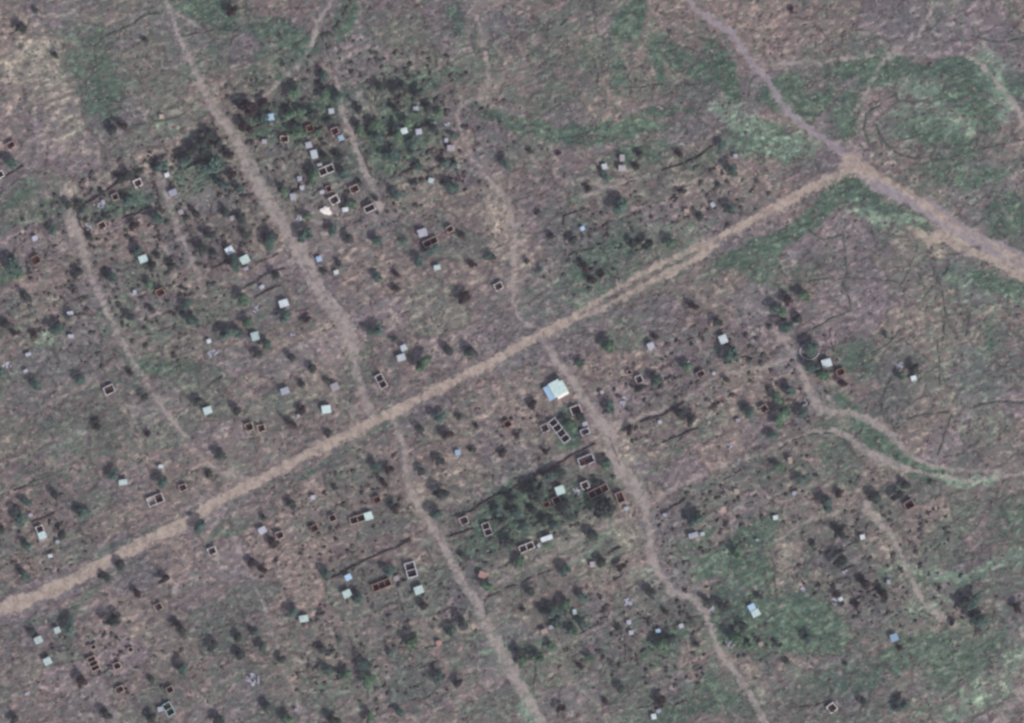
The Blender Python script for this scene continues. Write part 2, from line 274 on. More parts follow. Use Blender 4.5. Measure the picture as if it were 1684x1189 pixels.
PALE = [(1130,990,30,14,-20,.5),(1180,1060,12,50,20,.5),(1225,1130,16,30,30,.6),(1480,910,14,60,30,.45),(760,790,110,30,27,.4),(1150,690,150,30,25,.3),(1110,650,60,20,25,.3),(880,900,120,22,27,.4),(1045,850,26,70,15,.5),(640,300,60,60,0,.25),(450,640,150,60,27,.25),(520,620,90,40,27,.25),(1130,300,60,40,0,.35),(700,600,120,40,27,.25),(330,830,120,20,27,.3),(62,105,52,36,0,.75),(88,150,28,60,-10,.8),(40,60,50,30,0,.3),(100,205,24,40,-20,.6),(40,150,40,30,0,.4),(112,322,14,22,0,.9),(200,285,90,16,10,.5),(130,240,50,30,0,.4),(120,395,22,40,-20,.4),(395,265,26,60,25,.5),(230,262,60,14,10,.4),(820,345,34,80,15,.5),(860,420,40,60,0,.45),(740,480,150,90,0,.22),(560,560,30,60,20,.4),(300,660,120,60,10,.25),(800,700,60,40,0,.35),(800,775,60,22,20,.4),(1525,388,24,16,-30,1),(1100,290,30,20,-20,.6),(1180,300,34,16,0,.5),(1305,935,22,44,0,.55),(1360,960,20,16,0,.7),(985,78,16,26,-10,.6),(1010,62,40,20,0,.35),(150,830,200,60,27,.1),(840,145,50,60,0,.2),(1060,840,24,60,15,.4),(1010,740,26,50,25,.5),(1440,210,40,24,0,.3),(630,740,90,20,27,.2),(750,1055,14,12,0,.6),(180,645,16,10,0,.5),(560,90,60,40,0,.2),(1428,832,10,10,0,1)]
MAUVE = [(800,922,38,30,0,.9),(158,575,42,26,15,.9),(1160,115,46,30,0,.7),(585,50,34,26,0,.6),(1560,60,110,44,0,.7),(1445,425,48,46,0,.9),(1440,492,46,34,0,.8),(1380,490,30,30,0,.6),(1280,520,46,56,0,.6),(830,42,56,22,0,.8),(60,200,60,40,0,.5),(90,240,50,40,0,.5),(1480,610,50,60,0,.4),(1310,870,40,20,0,.5),(1120,560,50,30,0,.4),(1590,30,60,40,0,.6),(1640,300,60,40,0,.6),(1330,620,20,40,0,.4),(130,55,60,30,0,.5),(400,45,50,10,0,.8),(560,440,50,80,25,.4),(700,1020,150,40,0,.4),(300,960,160,80,27,.3),(1620,1040,50,50,0,.4),(1560,860,60,60,0,.2),(1460,230,50,20,0,.5),(106,145,10,12,0,1),(34,104,9,9,0,1),(1300,110,70,14,0,.5),(660,1140,100,40,0,.3)]
RED = [(265,160,56,40,0,.8),(395,105,60,44,-20,.6),(1290,60,40,60,0,.6),(1250,20,60,30,0,.5),(100,470,60,30,10,.5),(1160,125,40,20,0,.3),(930,150,16,22,0,.7),(230,440,50,20,0,.4),(980,560,60,40,0,.3),(760,150,80,40,0,.2),(800,600,80,30,25,.2),(1060,320,30,30,0,.5),(620,190,40,24,0,.4),(1340,600,30,20,0,.2),(60,30,60,20,0,.3),(200,740,60,20,0,.3),(1280,1170,60,26,0,.6),(500,700,50,20,0,.4),(1440,960,60,30,0,.3),(1660,440,20,20,0,.1),(220,858,8,6,0,1),(1600,880,50,40,0,.3),(1480,540,60,60,0,.4)]
WA = [(rng.uniform(-1,1), rng.uniform(-1,1), rng.uniform(0, 6.28)) for _ in range(24)]
def warp(X, Y):
    wx = np.zeros_like(X); wy = np.zeros_like(X)
    for i, (a, b, p) in enumerate(WA):
        k = .03*1.16**i; s = 4.2/(1.22**i)
        wx += s*np.sin(k*(a*X+b*Y)*1.7+p); wy += s*np.sin(k*(b*X-a*Y)*1.7+p*2)
    return X+wx, Y+wy
def patch(X, Y, L):
    out = np.zeros_like(X)
    for cx, cy, rx, ry, an, s in L:
        x, y = P(cx, cy); c, sn = math.cos(R(an)), math.sin(R(an))
        u = ((X-x)*c+(Y-y)*sn)/(rx*S); v = (-(X-x)*sn+(Y-y)*c)/(ry*S)
        d = u*u+v*v; out = np.maximum(out, s*np.clip(1.2-d*.62, 0, 1))
    return out
def paint(X, Y):
    Xw, Yw = warp(X, Y)
    cover = np.stack([patch(Xw, Yw, GREEN), patch(Xw, Yw, PALE), patch(Xw, Yw, LIME), patch(Xw, Yw, MAUVE)], 1)
    red = patch(Xw, Yw, RED)
    d = {'o': np.zeros_like(X), 'g': np.zeros_like(X), 'p': np.zeros_like(X)}
    Xs = X+.25*(Xw-X)*.5; Ys = Y+.25*(Yw-Y)*.5
    for k, s, segs in WSEG:
        d[k] = np.maximum(d[k], s*wayfield(Xs, Ys, segs, {'p':1.7,'o':1.4,'g':1.2}[k]))
    dirt = np.stack([d['o'], d['g'], d['p'], red], 1)
    return cover, dirt
def setattrs(me, X, Y):
    cover, dirt = paint(X, Y)
    for nm, A in (('cover', cover), ('dirt', dirt)):
        a = me.color_attributes.new(nm, 'FLOAT_COLOR', 'POINT')
        a.data.foreach_set('color', A.astype(np.float32).ravel())
    return cover, dirt

# ------------------------------------------------------------------ catalogue of houses
ROOFED = [ # x, y, w, h, rot, colour
(378,412,13,12,30,'white'),(403,427,15,13,28,'mint'),(236,426,14,12,20,'mint'),(285,317,13,10,20,'lav'),(275,288,8,7,20,'white'),(467,499,15,12,18,'white'),(420,553,13,14,15,'mint'),(525,426,9,9,20,'blue'),(553,448,8,7,20,'mint'),(431,472,8,6,30,'lav'),(695,383,15,13,18,'lav'),(719,440,11,8,10,'mint'),(664,572,10,10,25,'white'),(660,588,14,11,20,'white'),(469,643,14,11,18,'lav'),(551,636,13,12,25,'grey'),(537,673,15,13,8,'mint'),(491,684,5,5,0,'lav'),(342,675,14,12,18,'mint'),(203,793,14,9,8,'mint'),(265,767,8,6,0,'white'),(51,847,6,6,10,'lav'),(83,914,7,6,10,'white'),(95,891,6,6,10,'lav'),(95,1036,10,10,25,'mint'),(64,1052,13,11,25,'mint'),(79,1087,13,12,28,'mint'),(432,872,13,11,28,'lav'),(515,818,8,7,10,'lav'),(753,744,9,9,10,'blue'),(573,949,11,10,28,'blue'),(571,976,14,12,25,'mint'),(689,970,15,13,20,'mint'),(500,1017,15,11,10,'mint'),(652,951,9,8,20,'grey'),(921,806,15,14,20,'mint'),(899,885,20,8,20,'white'),(886,897,5,5,10,'lav'),(445,193,12,11,10,'blue'),(545,183,9,9,10,'lav'),(561,227,9,9,20,'blue'),(508,239,10,10,10,'lav'),(517,254,11,14,15,'white'),(664,216,13,10,15,'white'),(689,217,10,9,10,'lav'),(684,179,9,7,10,'lav'),(709,297,9,8,-20,'mint'),(742,244,13,10,0,'grey'),(734,231,6,7,0,'lav'),(568,345,10,7,10,'white'),(530,316,8,6,20,'lav'),(526,271,8,5,10,'lav'),(994,274,9,9,15,'white'),(1023,260,8,11,0,'grey'),(1023,277,12,10,0,'grey'),(958,376,7,7,30,'blue'),(1172,337,7,8,30,'lav'),(1209,257,7,7,10,'lav'),(1129,347,8,7,0,'tanroof'),(1189,558,13,14,22,'white'),(1070,569,11,11,25,'lav'),(1174,614,5,5,10,'white'),(1359,597,16,13,15,'white'),(1502,622,9,8,15,'white'),(1310,530,8,7,20,'lav'),(1140,880,16,8,16,'lav'),(1155,878,7,6,10,'white'),(1093,847,6,6,10,'lav'),(1275,851,8,7,10,'white'),(1306,811,7,6,10,'lav'),(1418,883,8,8,10,'white'),(1245,888,5,4,0,'lav'),(1382,985,7,6,20,'white'),(1120,1029,7,7,20,'lav'),(1082,1037,8,6,10,'blue'),(1251,1059,8,7,20,'tanroof'),(1470,1048,13,12,20,'blue'),(1075,1178,8,9,10,'white'),(1083,1169,7,6,20,'lav'),(1038,1040,8,7,10,'lav'),(1034,1023,7,7,0,'lav'),(945,1006,6,9,10,'white'),(906,1031,7,6,10,'lav'),(974,928,8,9,0,'grey'),(1030,836,7,6,20,'white'),(47,583,9,6,20,'lav'),(43,610,7,5,30,'lav'),(117,553,9,6,0,'lav'),(222,481,6,8,0,'lav'),(344,561,7,7,20,'white'),(116,515,10,6,10,'lav'),(298,349,8,8,20,'grey'),(383,359,9,8,20,'grey'),(264,1166,9,8,10,'lav'),(487,1167,6,5,10,'lav'),(405,442,8,6,20,'lav'),(1211,808,8,8,0,'tanroof'),(1461,957,6,7,0,'lav'),(1475,1166,9,8,10,'grey'),(482,324,9,11,10,'lav'),(493,294,8,8,10,'lav'),(962,697,9,7,20,'lav'),(990,645,6,6,10,'grey'),(1085,694,6,6,10,'lav'),(1214,691,8,6,10,'grey'),(58,392,9,8,20,'lav'),(170,333,6,8,10,'lav'),(1299,757,7,11,10,'tanroof'),(435,233,8,7,0,'grey'),(1105,1058,7,6,10,'lav'),(794,945,13,11,-20,'pink'),(722,1057,9,8,20,'pink'),(603,449,0,0,0,''),(895,1038,10,8,20,'tanroof'),(266,192,7,7,10,'tanroof'),(497,309,7,7,0,'lav'),(665,175,0,0,0,''),(713,203,9,4,0,'lav'),(1427,833,0,0,0,''),(1150,818,0,0,0,'')]
ROOFED = [r for r in ROOFED if r[2]]
# x, y, w, h, rot, rooms, wall colour, roofed room index (or None), roof colour
RUINS = [(18,239,14,11,30,1,'pink',None,0),(1,287,11,11,30,1,'white',None,0),(227,301,13,12,22,1,'white',None,0),(190,324,11,11,22,1,'tan',None,0),(168,371,13,12,28,1,'tan',None,0),(59,428,15,14,28,1,'brick',None,0),(264,481,14,12,25,1,'brick',None,0),(180,641,17,14,25,1,'white',None,0),(410,702,13,13,15,1,'tan',None,0),(430,704,13,12,15,1,'tan',None,0),(256,822,27,15,22,2,'grey',None,0),(301,802,13,11,20,1,'tan',None,0),(349,906,14,12,22,1,'white',None,0),(68,875,22,12,-68,2,'white',1,'mint'),(261,998,13,12,30,1,'tan',None,0),(154,1091,24,15,-65,3,'tan',None,0),(193,1095,12,11,22,1,'tan',None,0),(197,1134,14,11,25,1,'tan',None,0),(280,1134,12,11,25,1,'tan',None,0),(278,1166,22,14,-60,2,'turq',None,0),(627,627,24,13,-62,2,'grey',None,0),(820,471,14,12,25,1,'white',None,0),(708,398,25,11,25,2,'tan',None,0),(740,377,12,10,25,1,'tan',None,0),(537,280,26,13,22,2,'white',None,0),(550,329,15,13,28,1,'white',None,0),(541,311,10,11,20,1,'pink',None,0),(583,311,15,12,22,1,'tan',None,0),(608,343,18,11,25,1,'white',None,0),(551,216,13,12,22,1,'pink',None,0),(510,211,12,11,20,1,'brick',None,0),(620,822,13,11,20,1,'brick',None,0),(547,852,12,11,22,1,'pink',None,0),(517,869,13,11,25,1,'brick',None,0),(460,880,13,12,22,1,'tan',None,0),(594,852,38,12,17,3,'tan',2,'mint'),(628,962,32,13,22,3,'brick',None,0),(676,937,25,17,-75,2,'lav',None,0),(835,697,12,12,35,1,'brick',None,0),(947,674,17,14,22,1,'white',None,0),(896,704,13,13,25,1,'grey',None,0),(920,708,44,14,-53,4,'lav',None,0),(962,710,15,10,20,1,'lav',None,0),(964,757,26,15,22,1,'lav',None,0),(962,798,13,12,22,1,'white',None,0),(984,808,35,13,26,3,'pink',None,0),(1020,818,18,13,-68,1,'pink',None,0),(915,823,13,12,22,1,'tan',None,0),(899,830,11,10,22,1,'brick',None,0),(763,856,14,13,22,1,'grey',None,0),(801,870,22,13,-70,2,'grey',None,0),(866,900,25,12,22,2,'white',None,0),(1051,624,12,13,25,1,'grey',None,0),(1152,615,14,10,22,1,'tan',None,0),(1256,672,13,12,30,1,'tan',None,0),(1382,612,14,11,20,1,'brick',None,0),(1495,830,16,14,28,1,'pink',None,0),(1368,1164,14,14,38,1,'white',None,0),(468,229,14,11,0,1,'tan',None,0),(154,1064,9,8,20,1,'tan',None,0),(215,1068,9,8,20,1,'tan',None,0),(1035,612,8,8,20,1,'tan',None,0)]
HEAPS = [(163,337,17,13),(350,580,15,13),(416,1117,24,20),(948,808,12,10),(1033,991,18,11),(1025,661,13,16),(1325,668,7,22),(1478,601,12,10),(1200,733,11,9),(492,360,8,10),(142,372,12,12),(420,508,12,9),(1372,990,10,9),(1130,600,9,10),(1200,1060,18,14),(1390,940,9,6),(12,600,12,10),(45,1140,7,5),(1170,1000,8,6),(1320,970,7,5),(735,205,10,6),(482,552,8,8)]
HPOS = [P(r[0], r[1])+(max(r[2], r[3])*S*.6,) for r in ROOFED]+[P(r[0], r[1])+(max(r[2], r[3])*S*.6,) for r in RUINS]+[P(914,638)+(8,), P(537,347)+(4,)]

# ------------------------------------------------------------------ ground: one sheet, fine inside the view, coarse towards the horizon
def axis(half, step, far):
    a = list(np.arange(-half, half+step/2, step)); s = step; x = a[-1]; e = []
    while x < far: s *= 1.28; x += s; e.append(x)
    return np.array([-q for q in reversed(e)]+a+e)
gx = axis(325, 1.15, 5000); gy = axis(236, 1.15, 5000)
GX, GY = np.meshgrid(gx, gy); X = GX.ravel(); Y = GY.ravel()
def relief(X, Y):
    h = np.zeros_like(X)
    for i, (a, b, p) in enumerate(WA[:20]):
        k = .22*1.1**i; h += .050*np.sin(k*(a*X+b*Y)*1.6+p*3+.8*np.sin(.11*X+p)+.8*np.sin(.13*Y-p))
    return h
allseg = [s for _, _, segs in WSEG for s in segs]
flat = wayfield(X, Y, [(a, b, r+2.4, c, d, q+2.4) for a, b, r, c, d, q in allseg], 1.2)
for hx, hy, hr in HPOS: flat = np.maximum(flat, np.clip((hr+3.5-np.hypot(X-hx, Y-hy))/1.5, 0, 1))
far = np.clip((np.maximum(abs(X)-330, abs(Y)-240))/200, 0, 1)
Z = relief(X, Y)*(1-flat)*(1-far)-.01
nx, ny = len(gx), len(gy)
ii = np.arange(ny-1)[:, None]*nx+np.arange(nx-1)[None, :]; ii = ii.ravel()
F = np.stack([ii, ii+1, ii+nx+1, ii+nx], 1)
gme = fastmesh('ground', np.stack([X, Y, Z], 1), F, GM, smooth=True)
gcover, gdirt = setattrs(gme, X, Y)
go = link('ground', gme); go['kind'] = 'structure'; go['label'] = 'brown and green mottled ground of the village and fields'

# ------------------------------------------------------------------ road and path sheets
def smoothpts(pts, step=1.6):
    out = []
    n = len(pts)
    for i in range(n-1):
        p0 = pts[max(i-1, 0)]; p1 = pts[i]; p2 = pts[i+1]; p3 = pts[min(i+2, n-1)]
        L = math.hypot(p2[0]-p1[0], p2[1]-p1[1])*S; k = max(1, int(L/step))
        for j in range(k):
            t = j/k; out.append(tuple(p1[q]+(p2[q]-p1[q])*t for q in range(3)))
    out.append(pts[-1]); return out
for wi, (nm, lab, kd, st, pts) in enumerate(WAYS):
    sp = smoothpts(pts); V = []; NA = 9
    pos = np.array([P(a[0], a[1]) for a in sp]); wd = np.array([a[2]*S/2+.5 for a in sp])
    tan = np.gradient(pos, axis=0)
    ker = np.ones(5)/5; tx = np.convolve(np.pad(tan[:,0], 2, 'edge'), ker, 'valid'); ty = np.convolve(np.pad(tan[:,1], 2, 'edge'), ker, 'valid')
    ln = np.hypot(tx, ty)+1e-9; nxm = -ty/ln; nym = tx/ln
    for i in range(len(sp)):
        for k in range(NA):
            t = (k/(NA-1)*2-1)*wd[i]; V.append((pos[i,0]+nxm[i]*t, pos[i,1]+nym[i]*t, .012+.004*(len(WAYS)-wi)))
    V = np.array(V); ii = (np.arange(len(sp)-1)[:, None]*NA+np.arange(NA-1)[None, :]).ravel()
    F = np.stack([ii, ii+NA, ii+NA+1, ii+1], 1)
    me = fastmesh(nm, V, F, GM, smooth=True); setattrs(me, V[:,0], V[:,1])
    o = link(nm, me); o['kind'] = 'structure'; o['label'] = lab

# ------------------------------------------------------------------ labels
LM = [("the big white-roofed hall",914,637),("the cream tarpaulin shelter",537,347),("the upper right road fork",1395,280),("the yellow patch by the grey road",1530,390),
("the turquoise ruin at bottom left",278,1166),("the pale twin-roofed house",1239,1003),("the long four-room ruin",920,708),("the pale oval clearing",1305,940),("the lilac two-room ruin",676,937),
("the big lilac scrap heap",416,1117),("the footpath bend at lower right",1104,975),("the main road crossing above the hall",893,556),("the meeting of north track and main road",625,690),
("the blue square roof at lower right",1470,1048),("the white diamond-shaped ruin",1368,1164),("the thick-walled white ruin at left",180,641),("the grey two-room ruin",256,822),
("the half-roofed house at far left",68,875),("the brick three-room ruin",628,962),("the lone white hut at right",1502,622),("the white roof by the east track",1359,597),
("the blue roof in the north trees",445,193),("the pale bend of the north path",790,158),("the pink ruin at right",1495,830),("the red-walled ruin",835,697),("the lone mint roof at left",203,793),
("the upper left sandy ground",70,110),("the southernmost of three mint roofs",79,1087),("the two touching white roofs",662,580),("the brick ruin at far left",59,428),("the mint roof beside the alley",236,426),
("the two white roofs by north track",392,420),("the white roof west of north track",467,500),("the mint roof above the main road",537,673),("the half-roofed row house",594,852),
("the dark hedge by the upper left track",112,335),("the lone ruin near north path",820,471),("the larger lilac roof of upper middle",695,383),("the mint roof in the green compound",921,806),
("the ruin at the compound's west end",763,856),("the two-room white-walled ruin",866,900),("the lilac long roof at lower middle",1140,880),("the pale roof above the east lane",1189,558),
("the pale start of the southeast path",1427,833),("the light green field by the fork",1230,215),("the crossed field hedges",1392,460),("the lavender pair of roofs",1070,569),("the small white roof up north",994,274),
("the small blue roof at middle right",958,376),("the blue hut south of the road",753,744),("the mint roof at lower left centre",500,1017),("the mint roof beside the south track",689,970),
("the two-room white ruin up north",537,280),("the white roof in the northern grove",664,216),("the top left track mouth",270,5),("the top path fork",516,54),("the green ring field at upper right",1540,190),
("the small white shed at bottom",1075,1178),("the pale curved tracks at right",1600,780),("the lower right dark tree pair",1606,1006)]
ORD = ['','nearest','second nearest','third nearest','fourth nearest','fifth nearest','sixth nearest','seventh nearest','eighth nearest','ninth nearest','tenth nearest','eleventh nearest','twelfth nearest']+['%dth nearest' % i for i in range(13, 60)]
DIR = ['east','northeast','north','northwest','west','southwest','south','southeast']
ITEMS = {}                                         # category -> list of (object, px, py, look)
def reg(o, cat, px, py, look, group): ITEMS.setdefault(cat, []).append((o, px, py, look)); o['category'] = cat; o['group'] = group
OWN = {}
def finish_labels():
    for cat, items in ITEMS.items():
        table = {}
        for li, (ln, lx, ly) in enumerate(LM):
            for k, (o, x, y, look) in enumerate(items):
                d = math.hypot(x-lx, y-ly)
                if d < 9: continue
                oc = int(round(math.degrees(math.atan2(ly-y, x-lx))/45)) % 8
                table.setdefault((li, oc), []).append((d, k))
        best = {}
        for key, L in table.items():
            L.sort()
            for r, (d, k) in enumerate(L):
                sc_ = (r+1)*14+d
                if len((items[k][3]+' '+ORD[min(r+1,50)]+' '+cat+' x of '+LM[key[0]][0]).split()) > 16: sc_ += 5000
                if k not in best or sc_ < best[k][0]: best[k] = (sc_, key, r+1)
        for k, (o, x, y, look) in enumerate(items):
            if o.name in OWN: o['label'] = OWN[o.name]; continue
            _, (li, oc), r = best[k]
            noun = cat if cat not in ('ruin',) else 'ruin'
            o['label'] = '%s, %s %s %s of %s' % (look, ORD[r], noun, DIR[oc], LM[li][0])

# ------------------------------------------------------------------ houses
def roof_mesh(w, d, z0, z1, x0=0, y0=0, ov=.3, th=.05, wob=0):
    # corrugated single-pitch sheet roof, high side at +y
    hw = w/2+ov; hd = d/2+ov; n = max(6, int(2*hw/.16)); V = []; F = []
    for s in (0, 1):
        for i in range(n+1):
            x = -hw+2*hw*i/n; c = .025*(1 if i % 2 else -1)
            for y, z in ((-hd, z0), (0, (z0+z1)/2+wob), (hd, z1)): V.append((x0+x, y0+y, z+c-(th if s else 0)))
    m = (n+1)*3
    for i in range(n):
        for j in range(2):
            a = i*3+j; F.append((a, a+3, a+4, a+1)); F.append((m+a, m+a+1, m+a+4, m+a+3))
        F.append((i*3, m+i*3, m+i*3+3, i*3+3)); F.append((i*3+2, i*3+5, m+i*3+5, m+i*3+2))
    for j in range(2):
        F.append((j, j+1, m+j+1, m+j)); a = n*3+j; F.append((a, m+a, m+a+1, a+1))
    return V, F
CN = {'white':'pale white','mint':'pale mint','blue':'light blue','lav':'dull lilac','grey':'grey','tanroof':'tan thatched','pink':'pink earth'}
def roofed_house(px, py, w, h, rot, c):
    x, y = P(px, py); W_, H_ = w*S, h*S; small = max(w, h) <= 9
    root = empty('shed' if small else 'roofed_house', x, y, rot)
    ov = .15 if small else .25; bw, bh = W_-2*ov, H_-2*ov; t = .22; zt = 2.4 if small else 3.4; dz = .25 if small else .45
    slope = random.choice((1, 1, -1)); z0, z1 = (zt, zt+dz) if slope > 0 else (zt+dz, zt)
    b = MB(); X0, Y0 = bw/2, bh/2
    b.box(-X0, X0, -Y0, -Y0+t, -.3, z0-.06); b.box(-X0, X0, Y0-t, Y0, -.3, z1-.06-.05)
    for s in (-1, 1):
        xa, xb = (-X0, -X0+t) if s < 0 else (X0-t, X0)
        b.box(xa, xb, -Y0+t, Y0-t, -.3, 0, tops=(z0-.08, z0-.08, z1-.12, z1-.12))
    wm = W[random.choice(('tan', 'white', 'grey', 'tan'))]
    wo = b.build('wall', wm, root)
    d = MB(); dw = .35 if small else .45; dx = random.uniform(-.3, .3)*X0
    d.box(dx-dw, dx+dw, -Y0-.05, -Y0-.003, -.05, 1.6 if small else 1.9); d.build('door', M['door'], root)
    V, F = roof_mesh(bw, bh, z0, z1, ov=ov); ro = mk('roof', V, F, M[c], root)
    cat = 'shed' if small else 'house'
    look = ('small %s-roofed hut' if small else 'square %s-roofed house') % CN[c]
    if w > 1.6*h: look = 'long narrow %s-roofed house' % CN[c]
    reg(root, cat, px, py, look, 'small sheds scattered in the village' if small else 'houses still roofed with metal sheets')
    return root
for r in ROOFED: roofed_house(*r)

WC = {'white':'white-walled','tan':'tan mud-walled','brick':'brick-walled','grey':'grey-walled','lav':'lilac-walled','turq':'turquoise-walled','pink':'pinkish-walled'}
def wallrun(b, x0, x1, y0, y1, H, along, gap=None):
    L = (x1-x0) if along == 'x' else (y1-y0); n = max(2, int(L/1.1)); hs = [H*random.uniform(.86, 1.04) for _ in range(n+1)]
    if random.random() < .4: hs[random.randrange(n+1)] *= random.uniform(.45, .75)
    for i in range(n):
        a, c = i/n, (i+1)/n; ha, hc = hs[i], hs[i+1]
        if gap and gap[0] < (a+c)/2 < gap[1]: continue
        if along == 'x': b.box(x0+(x1-x0)*a, x0+(x1-x0)*c, y0, y1, -.3, 0, tops=(ha, hc, hc, ha))
        else: b.box(x0, x1, y0+(y1-y0)*a, y0+(y1-y0)*c, -.3, 0, tops=(ha, ha, hc, hc))
def ruin(px, py, w, h, rot, rooms, c, ri, rc):
    x, y = P(px, py); W_, H_ = w*S, h*S; t = .32; H = 3.1; root = empty('roofless_house', x, y, rot)
    X0, Y0 = W_/2, H_/2; b = MB(); wm = W[c]
    wallrun(b, -X0, X0, -Y0, -Y0+t, H, 'x', (.35, .5) if rooms == 1 else None); wallrun(b, -X0, X0, Y0-t, Y0, H, 'x')
    wallrun(b, -X0, -X0+t, -Y0+t, Y0-t, H, 'y'); wallrun(b, X0-t, X0, -Y0+t, Y0-t, H, 'y')
    b.build('wall', wm, root)
    f = MB(); f.box(-X0+t*.5, X0-t*.5, -Y0+t*.5, Y0-t*.5, -.3, .10); f.build('floor', M['floor'], root)
    for i in range(1, rooms):
        xx = -X0+W_*i/rooms; p = MB(); wallrun(p, xx-t*.42, xx+t*.42, -Y0+t+.004, Y0-t-.004, H*.97, 'y'); p.build('partition_wall', wm, root)
    if (px, py) == (256, 822):
        p = MB(); p.box(-X0+t, -t*.6, -Y0+t, Y0-t, .11, .16); p.build('screed_floor', M['paleflr'], root)
    rb = MB()
    for k in range(6):
        a, q = random.uniform(-X0+t, X0-t), random.uniform(-Y0+t, Y0-t); s = random.uniform(.1, .25)
        if ri is None: rb.box(a-s, a+s, q-s, q+s, .08, .1+s)

    if ri is not None:
        x1 = -X0+W_*ri/rooms; wr = W_/rooms
        V, F = roof_mesh(wr, H_, H+.1, H+.45, x0=x1+wr/2, ov=.15); o = mk('roof', V, F, M[rc], root); o['label'] = 'pale roof left over one room'
    nr = {1:'one-room', 2:'two-room', 3:'three-room', 4:'four-room'}[rooms]
    reg(root, 'ruin', px, py, '%s roofless %s house' % (WC[c], nr), 'houses stripped of their roofs')
    return root
for r in RUINS: ruin(*r)

# the two-roof pale blue house
root = empty('roofed_house', *P(1239,1003), 28); root_lab = 'pale blue house of two offset square roofs in the green lower right field'
for k, (ox, oy, w, h) in enumerate(((-.2, 2.0, 4.2, 3.8), (.3, -2.2, 4.9, 4.0))):
    b = MB(); b.box(ox-w/2+.3, ox+w/2-.3, oy-h/2+.25, oy+h/2-.25, -.3, 2.5-.2*k); b.build('wall', W['grey'], root)
    V, F = roof_mesh(w-.5, h-.5, 2.6-.2*k, 2.95-.2*k, x0=ox, y0=oy, ov=.25); mk('roof', V, F, M['blue' if k == 0 else 'mint'], root)
d = MB(); d.box(.2, 1.1, -4.01, -3.955, 0, 1.9); d.build('door', M['door'], root)
reg(root, 'house', 1239, 1003, 'pale blue twin-roofed house', 'houses still roofed with metal sheets'); OWN[root.name] = root_lab
# the big hall
root = empty('assembly_hall', *P(917.5,637.5), 29)
w, dpt = 8.8, 9.2
b = MB(); b.box(-w/2+.3, w/2-.3, -dpt/2+.3, dpt/2-.3, -.3, 3.6); b.build('wall', W['white'], root)
V, F = roof_mesh(w-.6, dpt-.6, 3.75, 4.3, ov=.3); mk('roof', V, F, M['mint'], root)
b = MB(); b.box(-w/2-3.3, -w/2+.25, -dpt/2+.1, dpt/2-.6, -.3, 2.65); b.build('annex_wall', W['white'], root)
V, F = roof_mesh(3.5, dpt-.6, 2.8, 3.15, x0=-w/2-1.75, y0=-.3, ov=.12); o = mk('annex_roof', V, F, M['blue'], root)
V, F = roof_mesh(w-1.5, 1.5, 2.55, 2.85, x0=.5, y0=-dpt/2-.85, ov=.05); mk('sunlit_wall_strip', V, F, M['cream'], root)  # cream strip added to stand for the sunlit southeast wall
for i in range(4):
    b = MB(); b.tube((-2.9+i*2.2, -dpt/2-1.45, -.2), (-2.9+i*2.2, -dpt/2-1.45, 2.5), .09, .09, 8); b.build('post', M['door'], root)  # posts under the added cream strip
for i in range(2):
    b = MB(); b.box(-2.2+i*4, -1.1+i*4, -dpt/2+.24, -dpt/2+.297, 0, 2.1); b.build('door', M['door'], root)
for i in range(3):
    b = MB(); b.box(w/2-.297, w/2-.24, -3+i*2.5, -2+i*2.5, 1.0, 2.1); b.build('window', M['door'], root)
b = MB(); b.box(w/2-1.9, w/2+.25, dpt/2-1.7, dpt/2+.25, 4.05, 4.62); o = b.build('roof_notch_box', M['debris'], root); o['label'] = 'dark notch at the northeast corner of the roof'  # dark box standing for the notch in the roof corner
root['category'] = 'hall'; root['label'] = 'largest building, mint square roof with light blue annex beside the centre track'
# cream shelter
root = empty('tarpaulin_shelter', *P(536,347), 12)
out = [(-3.5,1.2),(-2.3,1.9),(-1.0,2.1),(.1,3.1),(.7,2.3),(2.4,1.5),(2.3,.4),(3.2,-1.2),(2.9,-2.6),(1.3,-3.0),(-.2,-2.0),(-1.2,-1.9),(-2.4,-.6),(-3.2,.1)]
V = [(0, 0, 2.5)]+[(a*.5, q*.5, 2.45+.08*math.sin(i*2.1)) for i, (a, q) in enumerate(out)]+[(a, q, 2.15+.16*math.sin(i*1.7)) for i, (a, q) in enumerate(out)]+[(a*1.0, q*1.0, 1.7+.14*math.sin(i*1.7)) for i, (a, q) in enumerate(out)]
n = len(out); F = [(0, 1+i, 1+(i+1) % n) for i in range(n)]
for ring in (0, 1):
    for i in range(n): j = (i+1) % n; F.append((1+ring*n+i, 1+(ring+1)*n+i, 1+(ring+1)*n+j, 1+ring*n+j))
mk('canopy', V, F, M['cream'], root)
for a, q in ((-2.3,.6),(1.6,1.1),(1.9,-1.9),(-.9,-1.2)):
    b = MB(); b.tube((a, q, -.2), (a, q, 2.25), .06, .05, 6); b.build('pole', M['door'], root)
root['category'] = 'shelter'; root['label'] = 'brightest object, cream white ragged tarpaulin shelter among ruins in the north village'
